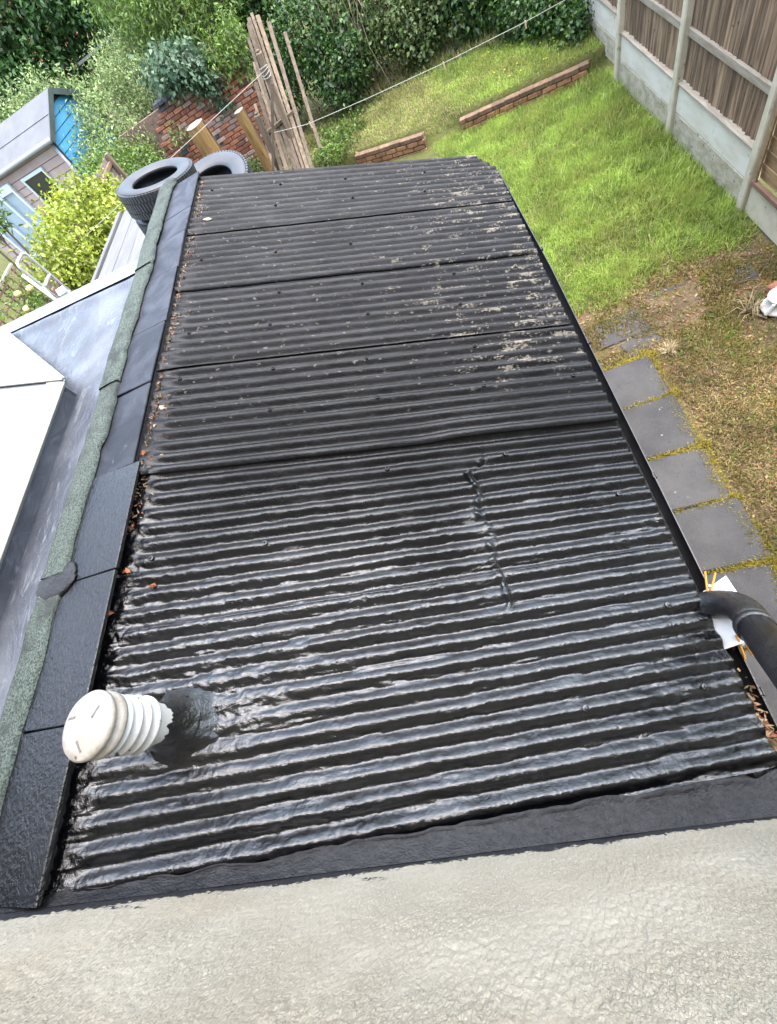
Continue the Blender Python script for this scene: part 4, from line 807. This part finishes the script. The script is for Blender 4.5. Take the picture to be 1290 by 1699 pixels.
# ------------------------------------------------------------------ far brick house and grey shed glimpsed between the trees
fh = thing('far_house', 'red brick house glimpsed through the dark tree', 'house', (-19, 33, 0))
box('wall', (-19, 33, 3.0), (11, 6, 6.0), FARBRICK, fh, rot(0, 0, 0.25)); 
slab3('roof', [(-25.0, 28.2, 5.9), (-13.2, 31.2, 5.9), (-14.2, 34.4, 8.2), (-25.8, 31.4, 8.2)], 0.15, SHEDR, fh)
w_ = box('window', (-17.0, 30.46, 3.4), (1.4, 0.12, 1.3), WHITEP, fh, rot(0, 0, 0.25)); box('pane', (-16.99, 30.40, 3.4), (1.1, 0.06, 1.0), GLASS, w_, rot(0, 0, 0.25))
gs = thing('grey_shed', 'grey boarded shed half hidden between the trees', 'shed', (-6.3, 15.8, 0.5))
for j in range(9): 
    V, F = boxV((-7.0+j*0.16, 15.8+0.02*j, 1.55), (0.152, 0.02, 2.2), None, 0.003); mesh('board', V, F, GWOOD, gs)
V, F = boxV((-6.36, 16.5, 2.72), (1.7, 1.6, 0.05), rot(-0.12, 0, 0.1)); mesh('roof', V, F, SHEDR, gs)
V, F = boxV((-6.36, 16.5, 1.5), (1.3, 1.25, 2.1)); mesh('wall', V, F, NWOOD, gs)

# ------------------------------------------------------------------ foliage
def leaves(P, D, N, L, wr=0.55, fold=0.25):
    """one four-cornered folded leaf per point; D its direction, N roughly its face"""
    n = len(P); D = D/np.linalg.norm(D, axis=1)[:, None]; S_ = np.cross(D, N); S_ /= np.linalg.norm(S_, axis=1)[:, None]+1e-9; U = np.cross(S_, D)
    L = L[:, None]; w = L*wr/2; mid = P+D*L*0.42
    V = np.stack([P, mid+S_*w+U*w*fold*2, P+D*L-U*L*0.10, mid-S_*w+U*w*fold*2], 1).reshape(-1, 3)
    b_ = np.arange(n)*4; F = np.concatenate([np.stack([b_, b_+1, b_+2], 1), np.stack([b_, b_+2, b_+3], 1)]); return V, F
def crown_pts(blobs, ntw, per, spread, shell=0.55, droop=0.1):
    vol = np.array([b[3]*b[4]*b[5] for b in blobs])**0.67; pr = vol/vol.sum(); C = []; Nn = []
    for b, q in zip(blobs, pr):
        k = max(3, int(ntw*q)); d = rng.normal(size=(k, 3)); d /= np.linalg.norm(d, axis=1)[:, None]
        rad = (shell+(1-shell)*rng.random(k)**0.5)*(0.72+0.56*fbm(d[:, 0]*2.2+b[0]*3+9, d[:, 1]*2.2+d[:, 2]*2+b[1], 5))
        C.append(np.array(b[:3])+d*rad[:, None]*np.array(b[3:6])); Nn.append(d)
    C = np.concatenate(C); Nn = np.concatenate(Nn); C = np.repeat(C, per, 0); Nn = np.repeat(Nn, per, 0)
    off = rng.normal(0, spread, C.shape); off[:, 2] -= droop*np.abs(off[:, 0]); return C+off, Nn
def bush(name, label, cat, base, blobs, ntw, per, leaf, mat, spread=0.12, wr=0.55, trunk=0.05, group=None, droop=0.1, up=0.5, stem_mat=None, shell=0.55):
    t = thing(name, label, cat, base, group); P, N = crown_pts(blobs, ntw, per, spread, shell, droop)
    zg = zt(P[:, 0], P[:, 1])+0.02; P[:, 2] = np.maximum(P[:, 2], zg+0.02*rng.random(len(P)))
    D = N*0.6+rng.normal(0, 0.7, P.shape); D[:, 2] -= droop*2
    Nf = N*0.6+np.array([0, 0, up])+rng.normal(0, 0.45, P.shape); V, F = leaves(P, D, Nf, leaf*rng.uniform(0.55, 1.25, len(P)), wr)
    mesh('crown', V, F, mat, t)
    parts = []; B = np.array(base, float)
    for b in blobs:
        c = np.array(b[:3]); m_ = B*0.45+c*0.55+rng.normal(0, 0.06, 3); m_[2] = max(m_[2], base[2]+0.1)
        parts.append(tubeV([B+rng.normal(0, trunk*0.4, 3)*np.array([1, 1, 0]), m_, c], [trunk, trunk*0.7, trunk*0.4], 6))
        for _ in range(4):
            e = c+rng.normal(0, 0.5, 3)*np.array(b[3:6]); parts.append(tubeV([m_*0.3+c*0.7, (c+e)/2+rng.normal(0, 0.04, 3), e], [trunk*0.35, trunk*0.22, trunk*0.1], 4))
    mesh('trunk', *join(parts), stem_mat or BARK, t); return t
G = lambda x, y: float(zt(x, y))
# golden shrub over the neighbour's fence
bush('golden_shrub', 'bright yellow-green shrub spilling over the board fence', 'shrub', (-5.75, 7.6, G(-5.75, 7.6)),
     [(-5.45, 8.35, 2.16, .45, .60, .38), (-5.38, 7.55, 2.20, .42, .58, .34), (-5.40, 6.9, 2.20, .36, .42, .30), (-5.15, 8.8, 1.95, .34, .42, .30), (-5.15, 7.9, 1.95, .30, .5, .30), (-5.2, 6.75, 2.05, .25, .35, .22)], 620, 16, 0.075, GOLD, 0.10, 0.6, 0.04, shell=0.5)
bush('leafy_branch', 'feathery green branch reaching in front of the shed', 'branch', (-6.6, 7.4, G(-6.6, 7.4)),
     [(-6.45, 7.75, 2.80, .18, .25, .15), (-6.5, 8.1, 2.98, .25, .3, .16), (-6.6, 7.7, 3.15, .25, .4, .2)], 80, 14, 0.12, MIDT, 0.10, 0.3, 0.03)
rb = bush('rose_bush', 'rose with pale yellow blooms on the trellis', 'rose', (-5.12, 5.45, G(-5.12, 5.45)), [(-5.17, 5.5, 2.42, .12, .40, .25), (-5.12, 5.35, 2.15, .15, .35, .25), (-5.1, 5.75, 2.3, .1, .25, .2)], 70, 10, 0.06, MIDT, 0.06, 0.6, 0.02)
for p in ((-5.08, 5.32, 2.37), (-5.05, 5.62, 2.44), (-5.10, 5.46, 2.50), (-5.0, 5.25, 2.2)):
    u, v = np.meshgrid(np.linspace(0, 2*math.pi, 13), np.linspace(0.05, 2.4, 8), indexing='ij'); r = 0.045*(1+0.18*np.sin(5*u+3*v)); mesh('bloom', np.stack([p[0]+r*np.sin(v)*np.cos(u), p[1]+r*np.sin(v)*np.sin(u), p[2]+r*np.cos(v)*0.8], -1).reshape(-1, 3), gridF(13, 8), PETAL, rb, smooth=True)
# pale shrubs in the middle distance
def sh(px, py): return (px, py, G(px, py))
bush('pale_shrub', 'pale feathery flowering shrub left of the brick wall', 'shrub', sh(-6.3, 12.6), [(-6.2, 12.5, 1.9, .8, .7, .6), (-5.75, 12.3, 1.55, .6, .6, .5), (-6.3, 13.2, 2.3, .6, .6, .45), (-5.75, 13.1, 2.4, .6, .6, .45), (-5.35, 12.2, 1.75, .4, .35, .4)], 560, 16, 0.085, PALES, 0.12, 0.4, 0.04)
bush('pale_shrub', 'pale silvery shrub under the hanging green tree', 'shrub', sh(-5.3, 13.6), [(-5.2, 13.4, 2.35, .6, .6, .5), (-4.8, 13.6, 2.7, .5, .5, .4), (-5.7, 13.9, 2.55, .6, .5, .5), (-4.75, 12.6, 2.3, .4, .35, .35)], 420, 16, 0.075, PALES, 0.10, 0.35, 0.04)
bush('green_shrub', 'dense mid-green shrub in front of the blue gable', 'shrub', sh(-6.0, 11.0), [(-5.95, 11.0, 1.75, .55, .55, .45), (-5.45, 11.2, 1.55, .5, .5, .4), (-5.75, 10.6, 1.45, .55, .5, .42), (-6.35, 11.2, 1.7, .5, .5, .45)], 460, 16, 0.075, MIDT, 0.10, 0.55, 0.04)
bush('ivy_clump', 'blue-green climber hanging over the brick wall', 'climber', sh(-3.75, 12.3), [(-3.75, 12.0, 2.30, .42, .3, .26), (-3.45, 11.92, 2.05, .28, .18, .28), (-4.15, 12.05, 2.42, .35, .3, .25), (-3.42, 11.88, 1.72, .13, .08, .16)], 190, 14, 0.10, BLUEG, 0.09, 0.7, 0.03, droop=0.35)
bush('wall_weed', 'yellow-green weed rooted low in the brick wall', 'weed', (-4.55, 11.9, 1.25), [(-4.55, 11.86, 1.55, .22, .08, .15), (-4.3, 11.86, 1.45, .12, .06, .1)], 26, 9, 0.06, PALES, 0.05, 0.6, 0.012)
bush('green_tree', 'light green drooping tree above the brick wall', 'tree', sh(-3.6, 13.6), [(-3.6, 13.2, 2.75, .8, .7, .55), (-3.0, 12.9, 2.5, .55, .55, .5), (-4.3, 13.7, 3.0, .7, .7, .5), (-2.75, 12.5, 2.1, .30, .35, .4), (-3.6, 13.4, 3.35, 1.0, .8, .5), (-2.5, 13.2, 3.0, .6, .6, .5), (-4.6, 14.3, 3.4, .9, .8, .6)], 780, 18, 0.10, MIDT, 0.13, 0.35, 0.07, droop=0.3)
bush('hanging_branch', 'leafy branch drooping over the end of the brick wall', 'branch', (-2.55, 12.25, G(-2.55, 12.25)), [(-2.75, 11.9, 1.95, .28, .14, .28), (-2.6, 12.0, 2.2, .3, .25, .25), (-2.95, 11.92, 2.1, .25, .14, .2)], 110, 12, 0.09, MIDT, 0.08, 0.4, 0.025, droop=0.3)
bush('dark_tree', 'dark broad-leaved tree behind the shed', 'tree', sh(-9.6, 17.8), [(-9.5, 17.5, 3.0, 1.5, 1.1, .9), (-8.3, 17.6, 2.9, 1.0, .9, .8), (-10.8, 18.2, 3.2, 1.2, 1.1, 1.1), (-9.6, 17.8, 4.2, 1.5, 1.2, .8), (-8.4, 17.9, 4.1, .9, .9, .7), (-9.2, 16.6, 2.4, 1.1, .7, .6), (-11.6, 18.8, 4.3, 1.3, 1.1, .9)], 820, 18, 0.16, DARKT, 0.20, 0.65, 0.12)
bush('dark_tree', 'dark green tree overhanging the grey boarded shed', 'tree', sh(-5.9, 17.4), [(-5.7, 16.6, 3.2, .8, .7, .5), (-6.5, 17.2, 3.7, 1.0, .9, .6), (-5.0, 17.0, 3.3, .8, .7, .6), (-6.0, 17.5, 4.3, 1.2, 1.0, .7), (-5.2, 16.4, 2.75, .5, .5, .45), (-7.4, 17.4, 4.2, .8, .8, .6)], 620, 18, 0.15, DARKT, 0.17, 0.55, 0.1)
bush('golden_shrub', 'yellowish shrub showing above the grey felt shed roof', 'shrub', sh(-9.2, 14.6), [(-9.0, 14.6, 2.9, .7, .6, .45), (-8.2, 14.7, 2.9, .5, .5, .4), (-9.9, 14.7, 3.1, .7, .6, .5), (-7.6, 14.6, 2.85, .5, .4, .35), (-10.6, 14.2, 2.9, .6, .5, .5)], 360, 15, 0.085, PALES, 0.12, 0.5, 0.04)
bush('dark_tree', 'dark tree between the pale shrubs and the hedge', 'tree', sh(-7.6, 19.5), [(-7.4, 19, 3.0, 1.3, .9, .9), (-6.2, 19.4, 2.6, 1.0, .9, .9), (-4.6, 19.5, 2.5, 1.2, .9, 1.0), (-3.2, 19.0, 2.2, 1.0, .9, 1.0), (-6.8, 19.6, 4.0, 1.4, .9, .8)], 520, 16, 0.18, DARKT, 0.22, 0.6, 0.12)
# hedge bank at the top of the lawn, plant by plant
HB = [('dark ivy mass beside the leaning panel', (-0.95, 12.2), [(-0.95, 12.0, 1.05, .65, .55, .65), (-1.35, 12.1, 1.65, .6, .5, .6), (-0.5, 12.4, 1.2, .5, .5, .6)], IVY, 0.085),
      ('brown-stemmed bramble thicket behind the leaning panel', (-0.4, 13.1), [(-0.6, 12.9, 1.7, .7, .6, .6), (0.0, 12.8, 1.3, .6, .5, .6), (-1.2, 13.2, 2.2, .7, .6, .6), (-0.3, 13.2, 2.1, .8, .6, .5)], BRAMBLE, 0.08),
      ('light bramble bush at the head of the dry lawn', (0.75, 12.2), [(0.7, 12.0, .85, .45, .4, .4), (0.35, 12.2, 1.2, .45, .4, .5), (1.0, 12.1, 1.0, .4, .4, .4)], BRAMBLE, 0.08),
      ('glossy ivy bank right of the brambles', (1.7, 12.0), [(1.7, 11.8, 1.0, .6, .5, .6), (2.3, 11.5, .9, .5, .5, .6), (1.3, 12.3, 1.5, .6, .5, .6), (2.1, 12.0, 1.6, .7, .6, .6)], IVY, 0.095),
      ('low ivy spreading at the foot of the fence', (2.75, 10.6), [(2.75, 10.5, .55, .4, .5, .25), (2.9, 9.9, .45, .22, .4, .18), (2.4, 10.9, .6, .4, .4, .3), (2.95, 11.0, 1.0, .35, .5, .5)], IVY, 0.07),
      ('dark hedge far behind the leaning panel', (-2.2, 13.6), [(-2.3, 13.3, 1.6, .6, .5, .7), (-1.7, 13.6, 2.5, .7, .6, .6), (-2.4, 13.9, 2.6, .6, .6, .6), (-2.1, 12.6, 1.2, .4, .4, .5)], IVY, 0.09)]
for lb, b, bl, m_, lf in HB:
    bush('hedge_shrub', lb, 'shrub', sh(*b), bl, 130*len(bl), 15, lf, m_, 0.10, 0.75, 0.03, 'hedge at the top of the lawn', stem_mat=TWIG, shell=0.35)
# dry stems in the thicket
def stems(name, label, n, cx, cy, sx, sy, z0, h, mat, r=0.008):
    parts = []
    for _ in range(n):
        x = cx+rng.normal(0, sx); y = cy+rng.normal(0, sy); b = np.array([x, y, float(zt(x, y))]); e = b+np.array([rng.normal(0, .5), rng.normal(-.15, .35), h*rng.uniform(.5, 1.1)])
        parts.append(tubeV([b, (b+e)/2+rng.normal(0, .12, 3)+np.array((0, 0, .12)), e], [r, r*.8, r*.5], 4))
    o = mesh(name, *join(parts), mat); o['kind'] = 'stuff'; return tag(o, label, 'twigs')
stems('dry_stems', 'tangle of bare bramble canes in the hedge', 90, -0.5, 12.55, .55, .25, .4, 1.9, TWIG)
stems('dry_twigs', 'bare twigs at the end of the brick wall coping', 26, -5.0, 12.15, .18, .1, 1.9, 2.0, TWIG, 0.005)
for j, (lb, x, y) in enumerate((('bright green weed clump at the leaning panel foot', -1.35, 10.9), ('leafy weeds under the split logs', -3.1, 10.9), ('small weed clump beside the short retaining wall', -1.55, 10.35))):
    bush('weed_clump', lb, 'weed', sh(x, y), [(x, y, G(x, y)+.14, .30, .25, .16), (x+.3, y+.15, G(x+.3, y)+.10, .25, .2, .12), (x-.3, y+.2, G(x-.3, y)+.12, .25, .2, .12)], 120, 9, 0.065, MIDT if j != 1 else BRAMBLE, 0.07, 0.5, 0.01)

# ------------------------------------------------------------------ grass, moss
def blades(name, label, cat, P, h, w, mat, lean_=0.5, seg=2):
    n = len(P); P = np.asarray(P, float); az = rng.uniform(0, 2*math.pi, n); H = h*rng.uniform(0.45, 1.25, n); wd = w*rng.uniform(0.6, 1.3, n); ln = np.abs(rng.normal(0, lean_, n))+0.1
    side = np.stack([-np.sin(az), np.cos(az), np.zeros(n)], 1); out_ = np.stack([np.cos(az), np.sin(az), np.zeros(n)], 1); up_ = np.array([0, 0, 1.0])
    a1_ = ln*0.6; a2_ = ln*1.6
    m_ = P+(up_*np.cos(a1_)[:, None]+out_*np.sin(a1_)[:, None])*(H*0.55)[:, None]; t_ = m_+(up_*np.cos(a2_)[:, None]+out_*np.sin(a2_)[:, None])*(H*0.5)[:, None]
    s = side*(wd/2)[:, None]; V = np.stack([P-s, P+s, m_+s*0.8, m_-s*0.8, t_], 1).reshape(-1, 3)
    b_ = np.arange(n)*5; F = np.concatenate([np.stack([b_, b_+1, b_+2], 1), np.stack([b_, b_+2, b_+3], 1), np.stack([b_+3, b_+2, b_+4], 1)])
    o = mesh(name, V, F, mat); return tag(o, label, cat, kind='stuff')
def scatter(n, x0, x1, y0, y1, keep): 
    x = rng.uniform(x0, x1, n); y = rng.uniform(y0, y1, n); k = keep(x, y); x, y = x[k], y[k]; return np.stack([x, y, zt(x, y)-0.005], 1)
def tuft(P, r, k): return np.repeat(P, k, 0)+np.concatenate([rng.normal(0, r, (len(P)*k, 2)), np.zeros((len(P)*k, 1))], 1)
ledge = lambda x: 4.22+0.10*np.sin(x*3)+0.16*(fbm(x*3, x*0, 91)-0.5)-0.05*(x-2)
low_keep = lambda x, y: (y > ledge(x)+0.25*(rng.random(len(x))**2-0.3)) & (y < edge_y(x)-0.02) & (rng.random(len(x)) < 0.35+0.65*sstep(0.30, 0.55, fbm(x*2.2, y*2.2, 92)))
P = tuft(scatter(30000, 0.35, 3.13, 3.9, 9.5, low_keep), 0.022, 6)
blades('lawn_grass', 'long bright green grass of the lower lawn beside the roof', 'grass', P, 0.085, 0.0065, GRASS, 0.65)
P = tuft(scatter(1500, 0.35, 3.1, 4.0, 9.4, lambda x, y: (y > ledge(x)+.1) & (y < edge_y(x)-0.02) & (rng.random(len(x)) < 0.25+0.9*sstep(2.5, 3.1, x))), 0.03, 14)
blades('tall_grass', 'taller tufts of rank grass along the fence foot', 'grass', P, 0.17, 0.008, GRASS, 0.8)
up_keep = lambda x, y: (y > edge_y(x)+0.10) & (y < np.interp(x, [-2, 0, 1.2, 2.2, 3.1], [12.2, 12.4, 11.8, 11.2, 10.5]))
green_w = lambda x, y: sstep(0.3, 1.6, x+0.35*(y-9.5)*0+1.2*(fbm(x*1.1, y*1.1, 93)-0.5))
P = tuft(scatter(17000, -1.6, 3.1, 9.1, 12.4, lambda x, y: up_keep(x, y) & (rng.random(len(x)) < 0.12+0.88*green_w(x, y))), 0.025, 5)
blades('upper_lawn_grass', 'short green grass of the upper lawn above the brick walls', 'grass', P, 0.065, 0.008, GRASS, 0.7)
P = tuft(scatter(9000, -2.2, 2.2, 9.5, 12.6, lambda x, y: up_keep(x, y) & (rng.random(len(x)) < 1.0-0.8*green_w(x, y))), 0.03, 5)
blades('dry_lawn_grass', 'dry straw-coloured grass on the upper lawn', 'grass', P, 0.05, 0.008, DRYG, 1.0)
P = tuft(scatter(2600, -3.2, -1.0, 9.0, 11.9, lambda x, y: rng.random(len(x)) < 0.8), 0.03, 5)
blades('rough_grass', 'rough weedy grass around the posts and logs', 'grass', P, 0.09, 0.012, DRYG, 0.9)
dirt_keep = lambda x, y: (x > np.interp(y, [-.5, .9, 1.5, 2.1, 2.7, 3.2, 3.3], [1.70, 1.72, 1.70, 1.73, 1.72, 1.62, 1.0])+0.05*(fbm(y*6, y*0, 94)-0.5)) & (y < ledge(x)+0.15) & (rng.random(len(x)) < 0.30+0.7*sstep(0.36, 0.6, fbm(x*3, y*3, 95)))
P = scatter(130000, 1.0, 3.12, -0.3, 4.4, dirt_keep); P = P[~((P[:, 1] > 3.42) & (fbm(P[:, 0]*4, P[:, 1]*5, 97) < 0.42))]; P[:, 2] += 0.012
blades('moss_carpet', 'brown and olive moss with dead grass covering the slabs', 'moss', P, 0.042, 0.0065, MOSS, 1.5)
P = tuft(scatter(650, 1.05, 3.1, -0.3, 4.1, lambda x, y: dirt_keep(x, y) & (fbm(x*2.4, y*2.4, 96) > 0.55)), 0.045, 34); P[:, 2] += 0.014
blades('yellow_moss', 'yellow cushions of moss among the dead grass', 'moss', P, 0.024, 0.006, YMOSS, 1.1)
jl = []
for y_ in SY[:-1]:
    m_ = 110; xx = 1.12+0.6*rng.random(m_)**0.55; jl.append(np.stack([xx, y_+rng.normal(0, 0.012, m_), np.full(m_, 0.02)], 1))
m_ = 700; yy = rng.uniform(-0.2, 3.3, m_); jl.append(np.stack([1.675+rng.normal(0, 0.03, m_)-0.05*fbm(yy*5, yy*0, 98), yy, np.full(m_, 0.02)], 1))
P = tuft(np.concatenate(jl), 0.012, 6); blades('joint_moss', 'yellow moss growing in the slab joints', 'moss', P, 0.034, 0.006, YMOSS, 1.0)
a = rng.uniform(0, 2*math.pi, 90); 
tf = tag(blades('straw_tuft', 'straw-coloured tuft of dead grass by the mossy slabs', 'grass tuft', np.stack([1.82+0.02*np.cos(a), 3.18+0.02*np.sin(a), np.full(90, 0.02)], 1), 0.15, 0.006, STRAW, 1.1), None)
a = rng.uniform(0, 2*math.pi, 60); blades('straw_tuft', 'pale grass tuft beside the white ornament', 'grass tuft', np.stack([2.60+0.03*np.cos(a), 3.33+0.03*np.sin(a), np.full(60, 0.02)], 1), 0.22, 0.008, STRAW, 1.1)
fl_ = scatter(26, 1.3, 3.0, 9.5, 11.0, lambda x, y: up_keep(x, y)); P = np.repeat(fl_, 5, 0); P[:, 2] += 0.06; az = np.tile(np.arange(5)*1.2566, len(fl_)); D = np.stack([np.cos(az), np.sin(az), np.full(len(P), .3)], 1)
V, F = leaves(P, D, np.tile([0, 0, 1.0], (len(P), 1)), np.full(len(P), .018), .9); o = mesh('buttercups', V, F, M('buttercup_yellow', (0.72, 0.58, 0.02), None, 3, 0.5)); tag(o, 'small yellow flowers dotted in the upper lawn', 'flowers', kind='stuff')

P = scatter(9000, 1.0, 3.12, -0.3, 4.5, lambda x, y: (x > 1.72) | (y > 3.3)); P[:, 2] += 0.02
tag(bits('ground_litter', P, 0.035, DEBRIS), 'crumbs of bark, leaf and soil on the mossy ground', 'litter', kind='stuff')
P = scatter(7000, -2.2, 3.1, 10.2, 13.2, lambda x, y: y > np.interp(x, [-2, 0, 1.2, 2.2, 3.1], [11.4, 11.7, 11.3, 10.8, 10.2])); P[:, 2] += 0.03
tag(bits('leaf_litter', P, 0.07, BRAMBLE), 'low leaves and litter under the hedge edge', 'litter', kind='stuff')
P = tuft(scatter(900, -2.2, 3.1, 10.4, 12.9, lambda x, y: y > np.interp(x, [-2, 0, 1.2, 2.2, 3.1], [11.6, 11.9, 11.4, 10.9, 10.3])), 0.06, 12)
blades('hedge_foot_grass', 'coarse grass and stems along the hedge foot', 'grass', P, 0.16, 0.012, DRYG, 0.7)
P = tuft(scatter(70, 1.8, 3.05, 0.2, 4.0, lambda x, y: x > 1.8), 0.02, 9); P[:, 2] += 0.015
blades('small_weeds', 'small green weeds dotted through the moss', 'weeds', P, 0.045, 0.014, MIDT, 1.1)
# white ornament at the edge of the frame
orn = thing('garden_ornament', 'chipped white ornament on the mossy ground', 'ornament', (2.78, 3.26, 0.01))
mesh('bowl', *latheV([(0.001, 0.02), (0.10, 0.015), (0.135, 0.03), (0.14, 0.05), (0.125, 0.06), (0.10, 0.11), (0.11, 0.16), (0.118, 0.165), (0.10, 0.16), (0.085, 0.11), (0.001, 0.08)], (2.80, 3.26, 0.0), 20), ORN, orn, smooth=True)
box('rim_chip', (2.69, 3.20, 0.10), (0.05, 0.03, 0.12), ORN, orn, rot(0.2, 0.3, 0.5), 0.008)
tag(box('loose_brick', (2.93, 3.50, 0.035), (0.215, 0.10, 0.065), BRICK, None, rot(0, 0.05, 0.3), 0.008), 'loose red brick lying behind the white ornament', 'brick')
